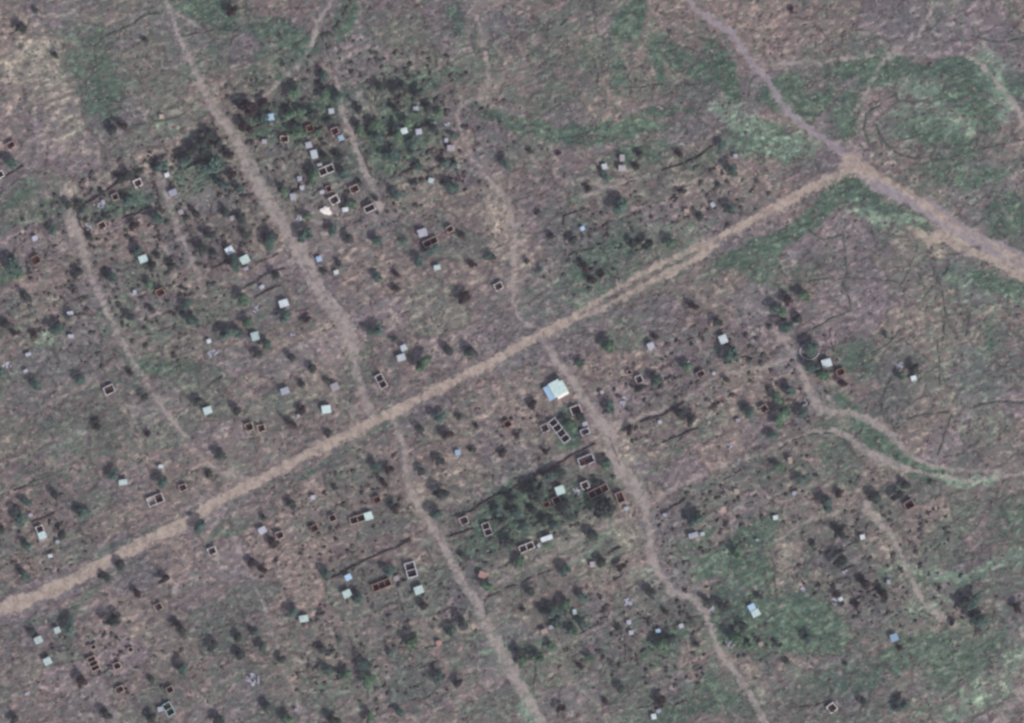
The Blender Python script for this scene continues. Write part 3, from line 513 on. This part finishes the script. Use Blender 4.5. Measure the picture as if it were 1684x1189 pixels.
# heaps of scrap sheets
for (px, py, w, h) in HEAPS:
    x, y = P(px, py); V = []; F = []; a, b_ = w*S/2, h*S/2
    for k in range(int(6+w*h/16)):
        t = random.uniform(0, 6.28); rr = math.sqrt(random.random()); cx, cy = a*rr*math.cos(t), b_*rr*math.sin(t)
        L, Wd = random.uniform(.5, 1.2), random.uniform(.3, .65); yaw = random.uniform(0, 3.14); pt = random.uniform(-.35, .35); z = random.uniform(.25, .8)*(1.2-rr*.6)
        n = len(V); q = Vector((math.cos(yaw), math.sin(yaw), math.sin(pt))); s = Vector((-math.sin(yaw), math.cos(yaw), random.uniform(-.3, .3)))
        for u, v in ((-1,-1),(1,-1),(1,1),(-1,1)):
            p = Vector((cx, cy, z))+q*L*u+s*Wd*v; V.append(tuple(p)); 
        for u, v in ((-1,-1),(1,-1),(1,1),(-1,1)):
            p = Vector((cx, cy, z-.04))+q*L*u+s*Wd*v; V.append(tuple(p))
        F += [(n,n+1,n+2,n+3),(n+4,n+7,n+6,n+5),(n,n+4,n+5,n+1),(n+1,n+5,n+6,n+2),(n+2,n+6,n+7,n+3),(n+3,n+7,n+4,n)]
    mi = [ (0 if (f//6) % 3 else 1) for f in range(len(F))]
    o = mk('scrap_heap', V, F, [M['lav'], M['debris']], None, mi=mi); o.location = (x, y, 0)
    reg(o, 'scrap heap', px, py, 'big jumbled lilac scrap heap' if w > 14 else 'small lilac scrap heap', 'heaps of scrap roofing sheets')

# ------------------------------------------------------------------ trees and shrubs   (x, y, r, tone)
T = '''118,338,7d 170,318,6d 200,298,8d 215,290,8d 230,283,6d 322,250,9d 336,236,9d 349,226,9d 362,238,8d 377,256,8b 312,262,8d 345,250,8t 130,334,6d 384,290,7b 20,267,9t 267,276,9t 353,278,13t 303,266,9t 341,256,9d 214,331,8t 88,379,7t 260,361,9t 174,356,5d 371,308,8t 396,313,7t 399,361,8d 25,442,13t 32,452,7g 227,414,8t 187,455,8t 247,470,7g 336,414,8d 353,417,6d 389,435,10t 404,495,9g 348,387,8d 404,387,7d 260,422,6d 252,440,8d 285,440,7d 131,450,7d 141,346,6t 222,372,7b 149,392,6d 358,296,6t 328,356,7d 310,359,6d 373,351,7d
96,544,10t 320,531,10t 411,534,8g 310,498,8t 252,511,6d 134,625,8t 61,636,8t 5,614,7t 214,614,6b 237,655,7d 328,662,8d 10,536,7d 25,549,5b 45,488,8d 220,524,7d 114,521,6d 378,549,10t 396,551,7t 394,675,7d 58,551,6b 124,455,6d 160,695,6d
187,781,8t 43,824,7t 35,854,11t 139,844,9t 270,796,9t 96,816,7d 331,869,10t 43,947,8t 101,882,8d 48,899,7t 363,748,9d 161,703,6b 245,713,6b 199,930,8d 169,947,6d 346,781,6d 414,927,7b 5,872,6d 272,955,7b 450,893,8b
116,1030,10t 53,1040,6d 187,1023,12d 300,1103,9t 396,1078,8d 303,1038,8d 351,1063,8d 290,1025,6b 250,1119,6d 136,1121,8b 177,1177,9d 227,977,7b 394,1050,7d 414,1038,6b 252,1182,8d 177,952,6d 25,1184,7d 361,1187,9d
433,201,10t 486,155,10g 536,161,10g 556,161,9t 476,193,9g 496,185,8g 491,219,11g 524,219,6g 519,294,10g 569,289,9t 471,319,8g 508,357,7g 579,337,7g 549,377,8t 594,216,8g 617,207,8g 672,203,8g 652,211,7t 657,229,9g 680,236,9t 624,229,8t 647,261,10t 652,322,8t 748,312,10t 723,188,7g 688,188,6g 748,224,6t 730,272,7t 746,274,6t 688,274,7t 677,251,6d 715,213,7d 536,125,8t 450,393,10d 503,390,11t 514,193,9d 539,261,8d 561,261,7d 627,145,8d 652,150,8d 690,155,8d 667,143,7d 652,183,7d 592,183,7d 592,302,6d 708,176,7d 682,302,6d 619,327,5d 541,201,6d 415,183,13b 409,212,10b 437,172,8b
443,405,11t 622,398,8t 665,398,6t 713,413,9t 690,431,8t 806,423,6t 622,458,7t 473,519,9t 618,545,10t 700,597,13g 778,580,9d 514,607,7d 455,458,8d 559,436,6d 534,448,5d 763,491,10b 778,436,6b 440,567,8t 483,592,7d 425,585,7d 652,476,6b 506,527,6b 652,453,6b 577,395,8d 761,388,6b 498,633,6d 541,628,6d 652,559,6d 740,577,8d
723,686,9t 622,772,8t 725,761,7d 778,741,6d 730,817,11d 718,847,9t 478,698,8b 498,676,7b 652,835,8b 642,772,7b 698,777,7d 632,794,7b 758,686,6d 481,832,7d 435,852,5d 738,716,8b 693,708,7d 783,701,5b 551,802,5d 541,714,6d
642,939,8t 536,942,8t 433,937,7b 589,987,8t 483,1008,8t 680,1056,11g 743,1038,8t 763,1025,9d 642,1076,6t 602,1096,9t 607,1119,12g 572,1112,8g 725,1116,8t 612,1182,8g 473,1184,10g 423,1040,6t 435,1063,7t 541,1103,8t 801,965,10g 466,1086,7d 559,1053,5t 698,995,7b 756,1124,7d 531,1068,7d 551,1187,10d 440,1164,8d 662,1174,7t 529,1010,5b
833,273,8t 997,293,7t 969,311,6b 1022,344,12t 1201,346,8t 1151,361,7d 1204,283,9t 1103,402,8g 1062,409,10d 944,397,7d 908,389,6b 886,351,5d 886,447,6t 964,442,7b 992,452,6b 974,462,7b 1189,240,7t 1052,255,6b 1118,255,6b 1042,402,7d 873,250,5d 919,253,4b 868,430,5d 810,424,6d 1123,316,6d 1181,306,5d 1047,276,6b
1003,573,10g 957,597,7g 1003,671,9t 1083,624,9t 940,702,9g 927,692,6t 995,765,8g 1053,641,7b 851,717,5b 899,745,6b 826,747,6b 877,664,7b 1036,709,7b 955,688,8d
884,811,14d 932,836,12d 995,841,17d 909,783,9t 927,778,9d 909,866,8t 897,856,7d 975,882,9d 899,899,6g 856,925,8g 930,940,9t 841,821,9d 851,844,9t 1000,763,7t 864,867,8t 877,841,7d 821,841,8t 982,796,6d 839,894,8d 761,914,6d 826,856,7d 942,851,7t
957,982,8t 872,975,7d 932,997,9g 912,1005,10t 892,1005,7d 861,1003,5b 917,1025,8t 960,1030,8t 942,1040,8g 907,1066,7g 882,1083,10g 861,1091,9g 856,1076,9d 970,1083,7g 1025,1131,7d 1089,1063,10g 1106,1053,9d 925,1164,7b 995,1154,5b 955,1096,5b 1089,1154,9b 990,927,8d 1073,977,8d 1094,1008,6b 1018,1033,6d 1023,932,7b
1282,513,9g 1298,540,10t 1202,588,12t 1335,575,11t 1335,606,10t 1358,619,11g 1280,656,9g 1300,644,9t 1234,679,9t 1287,687,13g 1320,682,8t 1136,692,9d 1121,682,8d 1282,767,7g 1318,790,7t 1272,717,7t 1197,626,6d 1181,533,7d 1131,606,8g 1315,525,7d 1141,505,7b 1078,555,5b 1386,631,7b
1458,550,5t 1506,608,8d 1482,619,7g 1324,487,9g 1278,507,8t 1296,495,7b 1491,798,7d 1362,831,11t 1441,818,9d 1383,879,9d 1378,929,12d 1602,990,10t 1610,1022,11t 1584,992,8d 1425,962,8b 1453,980,8b 1322,1043,6t 1476,816,8d 1531,793,4d 1322,959,3b 1380,813,6b 1410,997,6b 1375,977,6b 1673,1000,7b 1567,1022,6b 1337,896,5d
1146,856,11t 1212,909,9g 1189,997,9d 1161,987,7d 1222,1030,7d 1249,982,6d 1215,1053,12g 1229,1063,8g 1330,1050,7t 1146,1061,6d 1295,1088,5d 1277,1058,5d 1391,1093,4d 1418,1156,7d 1483,1161,9t 1481,1066,5b
61,19,5d 37,50,8d 93,93,5d 240,67,5d 202,209,7b 187,217,8d 383,20,8b 1302,18,5b 1318,60,0b 1100,865,0b'''
def crown_mesh(name, mat, seed, n=620):
    r = np.random.default_rng(seed); V = []; F = []
    lobes = [(r.uniform(-.62,.62), r.uniform(-.62,.62), r.uniform(-.3,.4), r.uniform(.30,.58)) for _ in range(7)]+[(0,0,0,.6)]
    lob = r.integers(0, len(lobes), n)
    C = np.zeros((n,3))
    for i in range(n):
        lx, ly, lz, lr = lobes[lob[i]]; d = r.normal(size=3); d /= np.linalg.norm(d); d[2] = abs(d[2])*.9-.25
        q = lr*(r.uniform(.45, 1)**.5); C[i] = (lx+d[0]*q, ly+d[1]*q, (lz+d[2]*q)*.78)
    for i in range(n):
        nrm = C[i]+np.array([0,0,.5]); nrm = nrm/(np.linalg.norm(nrm)+1e-6)+r.normal(size=3)*.55; nrm /= np.linalg.norm(nrm)
        u = np.cross(nrm, [0.3,.2,1.]); u /= np.linalg.norm(u)+1e-9; w = np.cross(nrm, u); s = r.uniform(.09, .18)
        k = len(V); a = r.uniform(0, 6.28); uu = u*math.cos(a)+w*math.sin(a); ww = -u*math.sin(a)+w*math.cos(a)
        V += [C[i]-uu*s, C[i]+ww*s*.7, C[i]+uu*s, C[i]-ww*s*.7]; F.append((k, k+1, k+2, k+3))
    return fastmesh(name, np.array(V), np.array(F), mat)
CR = {k: [crown_mesh('crown', LEAF[k], 11*j+ord(k), 1300 if k in 'gt' else 900) for j in range(4)] for k in LEAF}
BU = {k: [crown_mesh('shrub', LEAF[k], 5*j+ord(k)+99, 420) for j in range(3)] for k in LEAF}
def trunk_mesh(seed):
    r = random.Random(seed); b = MB(); b.tube((0,0,-.15), (.03,.02,.55), .055, .04, 7)
    for k in range(5):
        a = 6.28*k/5+r.uniform(-.4,.4); b.tube((.03,.02,r.uniform(.4,.54)), (.42*math.cos(a), .42*math.sin(a), r.uniform(.85,1.15)), .03, .012, 5)
    me = bpy.data.meshes.new('trunk'); me.from_pydata(b.v, [], b.f); me.materials.append(M['trunk']); me.update(); return me
TR = [trunk_mesh(s) for s in range(3)]
TL = {'g':'bright green','t':'blue-green','d':'dark olive','b':'sparse dark brown'}
for tok in T.split():
    a, b_, c = tok.split(','); tone = c[-1]; r = float(c[:-1]); 
    if r <= 0: continue
    a, b_ = float(a), float(b_); x, y = P(a-.18*r, b_-.18*r); rm = r*S*1.06
    rz = random.uniform(0, 6.28); sx = random.uniform(.74, 1.3); rm *= 1.15
    if r >= 6.5:
        root = bpy.data.objects.new('tree', None); col.objects.link(root); root.location = (x, y, 0); root.empty_display_size = .5
        hc = rm*1.15+.8
        cr = link('crown', random.choice(CR[tone]), root); cr.location = (0, 0, hc-rm*.1); cr.scale = (rm*sx, rm/sx, rm*random.uniform(1.15, 1.4)); cr.rotation_euler = (0,0,rz)
        tr = link('trunk', random.choice(TR), root); tr.scale = (rm, rm, hc/1.05); tr.rotation_euler = (0,0,rz)
        size = 'large' if r >= 11 else ('medium' if r >= 8.5 else 'small')
        reg(root, 'tree', a, b_, '%s %s tree' % (size, TL[tone]), 'trees in the village gardens')
    else:
        o = link('shrub', random.choice(BU[tone])); o.location = (x, y, rm*.85); o.scale = (rm*sx, rm/sx, rm*1.25); o.rotation_euler = (0,0,rz)
        reg(o, 'shrub', a, b_, '%s shrub' % TL[tone], 'low shrubs between the houses')

# ------------------------------------------------------------------ fences and hedges  (kind, height m, thickness m, points)
FEN = [('h',1.1,.7,[(1535,440),(1548,470),(1556,520),(1550,560)]),('h',1.0,.7,[(1440,205),(1455,235),(1480,255),(1511,262)]),('h',1.0,.7,[(1425,187),(1422,215),(1430,240)]),('h',1.0,.6,[(1330,380),(1355,395),(1387,386)]),('h',1.0,.6,[(1280,440),(1300,462),(1331,464)]),('h',1.,.7,[(1490,690),(1520,682),(1567,677)]),('h',1.,.7,[(1600,670),(1640,660),(1684,664)]),('h',1.,.7,[(1600,60),(1640,70),(1684,66)]),('h',1.,.6,[(1030,120),(1040,140)]),('h',1.,.6,[(975,95),(985,120),(982,145)]),('h',1.1,.7,[(1070,70),(1120,76),(1160,90)]),('f',1.8,.6,[(808,858),(818,850),(826,846)]),('f',1.8,.6,[(835,838),(852,833)]),('f',1.8,.6,[(877,866),(890,856),(905,846)]),('f',1.6,.6,[(738,884),(760,876),(780,870)]),('f',1.8,.7,[(1000,912),(1010,906),(1022,900)]),('f',1.6,.5,[(1090,728),(1120,716),(1150,704)]),('f',1.6,.5,[(305,280),(320,270),(345,262)]),('f',1.6,.5,[(255,300),(262,330),(268,350)]),('f',1.6,.5,[(300,345),(308,375),(322,400)]),('f',1.6,.5,[(128,350),(134,372),(146,392)]),('f',1.6,.5,[(200,360),(225,352),(245,342)]),('f',1.5,.5,[(350,442),(375,430),(392,424)]),('f',1.5,.5,[(420,490),(440,478),(462,470)]),('f',1.5,.5,[(590,240),(604,270),(612,290)]),('f',1.5,.5,[(660,285),(682,278),(705,282)]),('f',1.5,.5,[(745,255),(752,280),(758,300)]),('f',1.9,.7,[(111,339),(125,341),(156,329),(177,313),(202,298),(225,293)]),('f',1.5,.5,[(5,292),(22,284),(40,273)]),('f',1.7,.6,[(290,255),(310,246),(328,240)]),  # last entry is a dark strip built along a shadow of trees
('f',1.5,.4,[(400,476),(425,461),(438,451),(450,445),(471,443)]),('f',1.4,.4,[(405,447),(425,433),(458,418)]),
('f',1.8,.6,[(745,849),(776,841),(808,819),(831,811),(877,786),(914,766),(940,750),(980,730)]),('f',1.6,.5,[(536,955),(556,947),(575,936),(582,932),(622,912),(645,904),(675,890)]),
('f',1.4,.4,[(798,986),(826,970),(856,960),(882,947),(907,939)]),('f',1.2,.4,[(798,986),(801,1013)]),('f',1.7,.6,[(1053,694),(1093,682),(1126,661)]),('f',1.2,.4,[(1020,709),(1035,702)]),
('h',1.2,.5,[(1279,740),(1309,722),(1345,713),(1372,714),(1388,724)]),('h',1.1,.5,[(1387,386),(1389,410),(1392,427),(1393,459)]),('h',1.1,.5,[(1331,464),(1350,459),(1377,458),(1427,459),(1455,461),(1485,467)]),
('h',1.1,.5,[(1510,405),(1498,434),(1485,467)]),('h',1.2,.6,[(1387,464),(1397,492),(1400,512),(1371,522),(1341,540),(1310,556)]),('h',.9,.4,[(1561,442),(1535,472),(1513,497)]),
('h',1.0,.5,[(1410,590),(1440,578),(1461,566),(1478,545),(1499,538)]),('f',1.2,.4,[(1365,545),(1368,565),(1372,580)]),('h',1.0,.6,[(1541,560),(1546,606),(1546,634)]),('h',.9,.5,[(1597,513),(1592,535),(1589,553)]),
('h',1.1,.6,[(1466,621),(1453,651),(1451,677)]),('h',1.0,.4,[(1466,692),(1472,710),(1478,725)]),('h',.9,.5,[(1567,677),(1554,714),(1541,755)]),('h',.9,.4,[(1552,752),(1592,745)]),
('f',1.8,.6,[(1090,843),(1113,831),(1128,820)]),('f',1.2,.4,[(1304,1164),(1340,1161),(1360,1153)]),('f',1.2,.4,[(700,902),(708,915),(714,931)]),('f',1.3,.4,[(811,882),(826,872),(841,861)]),
('f',1.3,.4,[(806,842),(811,836),(836,832)]),('f',1.1,.4,[(829,1045),(831,1066)]),('f',1.,.4,[(882,1098),(879,1120),(877,1141)]),('f',1.2,.4,[(1028,1058),(1029,1075),(1028,1091)]),
('f',1.3,.4,[(955,1043),(970,1033),(990,1025)]),('h',1.2,.6,[(156,78),(159,96),(161,114),(169,146)]),('h',1.2,.7,[(152,80),(177,58),(202,48),(222,38),(242,23),(265,23)]),
('h',1.2,.6,[(212,209),(225,207),(240,202)]),('h',1.0,.5,[(252,200),(275,197),(290,194),(305,184)]),('h',1.3,.7,[(298,59),(330,55),(351,50),(397,52)]),('h',2.2,1.4,[(582,-8),(579,4),(569,20),(559,40),(542,57),(522,67)]),
('h',1.0,.6,[(717,75),(718,95),(719,111)]),('h',1.2,.6,[(941,23),(932,32),(924,43)]),('h',1.,.5,[(883,40),(881,55)]),('h',1.0,.5,[(1002,146),(1052,144),(1090,139)]),('h',1.0,.5,[(1110,143),(1153,139)]),
('f',1.5,.5,[(926,371),(929,356),(946,349),(964,344)]),('f',1.1,.4,[(929,377),(930,400),(930,422)]),('f',1.2,.4,[(934,422),(950,414),(969,411)]),('f',1.1,.4,[(936,427),(937,442)]),
('f',1.2,.4,[(1050,296),(1036,300),(1022,306)]),('f',1.5,.5,[(1090,281),(1110,274),(1133,266),(1150,258),(1173,240)]),('h',1.1,.7,[(1425,187),(1440,178),(1456,172)]),('h',1.1,.6,[(1511,272),(1567,260),(1617,245),(1678,230),(1700,224)]),
('f',1.3,.5,[(98,508),(113,498)]),('f',1.3,.5,[(122,494),(141,486)]),('f',1.2,.5,[(245,551),(270,542),(290,534)]),('f',1.2,.5,[(174,597),(191,584)]),('f',1.3,.4,[(340,637),(366,619)]),
('f',1.2,.5,[(15,811),(40,801),(58,791),(83,783)]),('f',1.7,.5,[(52,860),(75,851),(91,844)]),('f',1.5,.5,[(660,893),(675,886)]),('f',1.5,.5,[(1195,938),(0,0)]),('f',1.0,.4,[(560,377),(585,366),(600,357)]),
('f',1.2,.4,[(1110,1160),(1130,1152)]),('f',1.2,.4,[(1040,1168),(1060,1163),(1090,1156),(1120,1146)]),('f',1.2,.4,[(1390,900),(1412,889),(1425,880)]),('f',1.3,.5,[(1385,940),(1400,932),(1415,930)]),
('f',1.5,.5,[(1395,970),(1408,985),(1410,1005)]),('f',1.3,.4,[(1010,955),(1025,946)]),('h',1.1,.5,[(1266,905),(1275,935),(1274,965),(1280,990)]),('f',1.3,.4,[(1222,989),(1245,982),(1256,973)]),
('h',1.0,.5,[(1590,1000),(1610,975),(1630,965)]),('f',1.3,.4,[(565,250),(560,262)]),('f',1.5,.4,[(462,223),(470,218),(484,220)]),('f',1.2,.4,[(400,560),(418,590)]),('f',1.2,.5,[(1093,1032),(1140,1022)]),
('f',1.4,.5,[(720,1010),(740,1000),(765,1003)]),('f',1.2,.4,[(655,1065),(695,1068),(740,1055)]),('f',1.2,.4,[(690,1100),(720,1088),(735,1076)]),('f',1.1,.4,[(540,860),(0,0)]),('f',1.2,.4,[(510,1118),(530,1110),(545,1098)]),
('f',1.2,.4,[(270,1000),(0,0)]),('f',1.2,.4,[(150,1112),(165,1110),(182,1100)]),('f',1.1,.4,[(392,1083),(415,1072)]),('f',1.3,.4,[(770,190),(0,0)]),('f',1.3,.4,[(620,176),(640,172),(668,174)]),('f',1.2,.4,[(975,185),(0,0)]),
('h',.9,.5,[(1480,560),(1500,552),(0,0)]),('f',1.1,.4,[(960,895),(975,885)]),('f',1.2,.4,[(1003,720),(1012,745),(1020,765)]),('f',1.1,.4,[(1225,830),(1245,822)]),('f',1.1,.4,[(1190,790),(1215,776),(1235,766)]),
('f',1.2,.4,[(1130,560),(1160,548)]),('f',1.2,.4,[(1215,590),(1245,580)]),('f',1.2,.4,[(320,305),(345,294)]),('f',1.1,.4,[(345,360),(350,330),(365,320)]),('h',.9,.5,[(905,180),(925,182)]),('f',1.1,.4,[(560,470),(0,0)])]
for kind, H, th, pts in FEN:
    pts = [p for p in pts if p != (0, 0)]
    if len(pts) < 2: continue
    sp = []
    for (ax, ay), (bx, by) in zip(pts[:-1], pts[1:]):
        k = max(1, int(math.hypot(bx-ax, by-ay)*S/.45)); sp += [(ax+(bx-ax)*j/k, ay+(by-ay)*j/k) for j in range(k)]
    sp.append(pts[-1]); W_ = [P(*p) for p in sp]; ox, oy = W_[0]; V = []; F = []; ph = random.uniform(0, 6)
    for i, (x, y) in enumerate(W_):
        x2, y2 = W_[min(i+1, len(W_)-1)]; x1, y1 = W_[max(i-1, 0)]; l = math.hypot(x2-x1, y2-y1)+1e-9; nx_, ny_ = -(y2-y1)/l, (x2-x1)/l
        wv = .2*math.sin(i*.23+ph)+random.uniform(-.12, .12); cx, cy = x+nx_*wv-ox, y+ny_*wv-oy; t = th*(1.35 if H >= 1.5 else 1)*random.uniform(.6, 1.35)/2; hh = H*(random.uniform(.75, 1.2) if H >= 1.5 else random.uniform(.45, .95))
        if random.random() < .12: hh *= .3
        if kind == 'h': t *= 1.8; hh *= .8*(.12 if math.sin(i*.31+ph*2) > .62 else 1)
        elif H < 1.5 and math.sin(i*.27+ph*2) > .75: hh *= .12
        for o_, z in ((-1, -.3), (-1.1, hh*.5), (-.35, hh), (.35, hh*random.uniform(.85, 1.05)), (1.1, hh*.5), (1, -.3)): V.append((cx+nx_*t*o_, cy+ny_*t*o_, z))
    for i in range(len(W_)-1):
        for j in range(5): a = i*6+j; F.append((a, a+6, a+7, a+1))
    e = (len(W_)-1)*6; F += [tuple(range(6))[::-1], tuple(range(e, e+6))]
    o = mk('fence' if kind == 'f' else 'hedge', V, F, M['brush' if kind == 'f' else 'hedge']); o.location = (ox, oy, 0)
    mp_ = pts[len(pts)//2] if len(pts) > 2 else ((pts[0][0]+pts[1][0])/2, (pts[0][1]+pts[1][1])/2)
    L = sum(math.hypot(b[0]-a[0], b[1]-a[1]) for a, b in zip(pts[:-1], pts[1:]))
    reg(o, 'fence' if kind == 'f' else 'hedge', mp_[0], mp_[1], ('long' if L > 90 else 'short')+(' dark brushwood fence' if kind == 'f' else ' dark field hedge'), 'brushwood fences round the plots' if kind == 'f' else 'hedges between the fields')
# oval pale wall round a tree east
n = 22; V = []; F = []
for i in range(n+1):
    a = R(100+ i*250/n); cx, cy = 5.6*math.cos(a), 4.6*math.sin(a); h = random.uniform(.8, 1.2)
    for rr, z in ((.96, -.3), (.96, h), (1.04, h), (1.04, -.3)): V.append((cx*rr, cy*rr, z))
for i in range(n):
    for j in range(3): a = i*4+j; F.append((a, a+4, a+5, a+1))
o = mk('garden_wall', V, F, W['grey']); o.location = P(1331,578)+(0,); o['category'] = 'wall'; o['label'] = 'curved pale garden wall around a tree by the east track'

# ------------------------------------------------------------------ uncountable scrub, grass and straw tufts
VX = [0, 0]; VIL = []
def tufts(name, label, mat, count, rmin, rmax, hk, weight, faces=7, seed=1):
    r = np.random.default_rng(seed)
    x = r.uniform(-322, 322, count*4); y = r.uniform(-232, 232, count*4)
    cov, dirt = paint(x, y); VX[0] = patch(x, y, VIL) if name == 'thicket' else 0; xw, yw = warp(x, y); VX[1] = np.maximum(np.exp(-(np.sin((-xw*.454+yw*.891)*math.pi/8.5)**2)*11), .8*np.exp(-(np.sin((xw*.891+yw*.454)*math.pi/14)**2)*12))
    clump = sum(np.sin(.09*1.35**i*(a*x+b*y)*2+p*5) for i, (a, b, p) in enumerate(WA[:9]))/3.2
    wgt = weight(cov, dirt, clump); keep = r.uniform(0, 1, len(x)) < np.clip(wgt, 0, 1)
    road = np.maximum.reduce([dirt[:,0], dirt[:,1], dirt[:,2]]); keep &= road < .18
    for hx, hy, hr in HPOS: keep &= np.hypot(x-hx, y-hy) > hr*1.05
    x = x[keep][:count]; y = y[keep][:count]; n = len(x)
    rad = rmin+(rmax-rmin)*r.uniform(0, 1, n)**2.6
    V = np.zeros((n, faces+1, 3)); ph = r.uniform(0, 6.28, n)
    for k in range(faces):
        a = ph+6.28*k/faces; q = rad*r.uniform(.35, 1.4, n); V[:,k,0] = x+q*np.cos(a); V[:,k,1] = y+q*np.sin(a); V[:,k,2] = r.uniform(-.1, .12, n)
    V[:,faces,0] = x+rad*r.uniform(-.4,.4,n); V[:,faces,1] = y+rad*r.uniform(-.4,.4,n); V[:,faces,2] = rad*hk*r.uniform(.7,1.3,n)+.15
    base = np.arange(n)[:, None]*(faces+1)
    F = np.stack([np.stack([base[:,0]+k, base[:,0]+(k+1) % faces, base[:,0]+faces], 1) for k in range(faces)], 1).reshape(-1, 3)
    o = link(name, fastmesh(name, V.reshape(-1, 3), F, mat)); o['kind'] = 'stuff'; o['label'] = label; o['category'] = name.replace('_', ' ')
tufts('scrub', 'low dark scrub growing all over the plots', M['scrub'], 15000, .35, 1.7, .45, lambda c, d, k: .28+.5*k-.12*c[:,0]-.30*c[:,1]-.34*c[:,3]-.2*c[:,2], seed=3)
tufts('grass', 'grey green grass tufts across the fields', M['grass'], 22000, .3, 1.2, .35, lambda c, d, k: .28-.2*k+.5*c[:,0]+.3*c[:,2]-.2*c[:,3], seed=4)
tufts('dry_grass', 'pale dry straw lying between the shrubs', M['straw'], 12000, .25, 1.0, .25, lambda c, d, k: .30-.3*c[:,0]+.1*c[:,1]-.2*c[:,3], seed=5)
VIL = [(230,390,190,110,27,2.2),(590,220,190,120,0,1.8),(200,340,100,50,27,2.4),(1130,620,170,60,25,.9),(870,840,130,60,27,1),(1100,1040,160,80,0,.7),(1450,920,110,110,0,.8),(130,520,120,80,0,.5),(560,850,160,60,27,.5),(1330,620,60,70,0,.8),(630,990,150,60,0,.5),(180,1090,160,60,0,.4),(1170,320,80,60,0,.7),(1000,400,100,60,27,.6),(60,880,80,70,0,.5),(1200,840,150,60,27,.7),(600,1100,140,60,0,.5),(900,740,80,60,0,.6),(300,520,100,80,0,.5),(1600,1000,40,40,0,.8)]
M['thick'] = simple('thicket_leaf', (.050,.056,.050), .35, .12, .95, c2=(.045,.037,.040))
tufts('thicket', 'dark tangled thickets filling the village plots', M['thick'], 18000, .42, 1.9, .9, lambda c, d, k: np.clip(VX[0]-.1, 0, 1)*3.2*(k > -.75)*(VX[1]**2+.03), faces=10, seed=8)
finish_labels()

hb = MB(); hb.box(-6900, 6900, -6900, 6900, -3, 3260); hm = bpy.data.materials.new('thin_air'); hm.use_nodes = True; hn = hm.node_tree
hn.nodes.remove(hn.nodes['Principled BSDF']); pv = hn.nodes.new('ShaderNodeVolumePrincipled'); pv.inputs['Color'].default_value = (.86,.74,.88,1); pv.inputs['Density'].default_value = 1.9e-5; pv.inputs['Anisotropy'].default_value = 0
hn.links.new(pv.outputs[0], hn.nodes['Material Output'].inputs['Volume']); ho = hb.build('haze', hm); ho['kind'] = 'stuff'; ho['label'] = 'thin mauve haze between the camera and the ground'
# ------------------------------------------------------------------ light, sky, camera
AZ, EL = 136.0, 43.0
w = bpy.data.worlds.new('World'); sc.world = w; w.use_nodes = True; nt = w.node_tree
sky = nt.nodes.new('ShaderNodeTexSky'); sky.sky_type = 'NISHITA'; sky.sun_disc = False; sky.sun_elevation = R(EL); sky.sun_rotation = R(AZ); sky.dust_density = 3; sky.air_density = 1.0
nt.links.new(sky.outputs[0], nt.nodes['Background'].inputs[0]); nt.nodes['Background'].inputs[1].default_value = .125
sd = bpy.data.lights.new('sun', 'SUN'); sd.energy = 2.8; sd.angle = R(.5); sd.color = (1, .95, .925)
so = bpy.data.objects.new('sun', sd); col.objects.link(so)
v = Vector((math.sin(R(AZ))*math.cos(R(EL)), math.cos(R(AZ))*math.cos(R(EL)), math.sin(R(EL)))); so.rotation_euler = v.to_track_quat('Z', 'Y').to_euler()
cd = bpy.data.cameras.new('camera'); H = 3200.0; cd.sensor_width = 36; cd.lens = 36*H/(1684*S); cd.clip_start = 10; cd.clip_end = 30000
co = bpy.data.objects.new('camera', cd); col.objects.link(co); co.location = (0, 0, H); co.rotation_euler = (0, 0, 0); sc.camera = co
sc.render.engine = 'CYCLES'; sc.cycles.filter_width = 2.8
sc.view_settings.view_transform = 'Standard'; sc.view_settings.look = 'None'; sc.view_settings.exposure = .22; sc.view_settings.gamma = 1
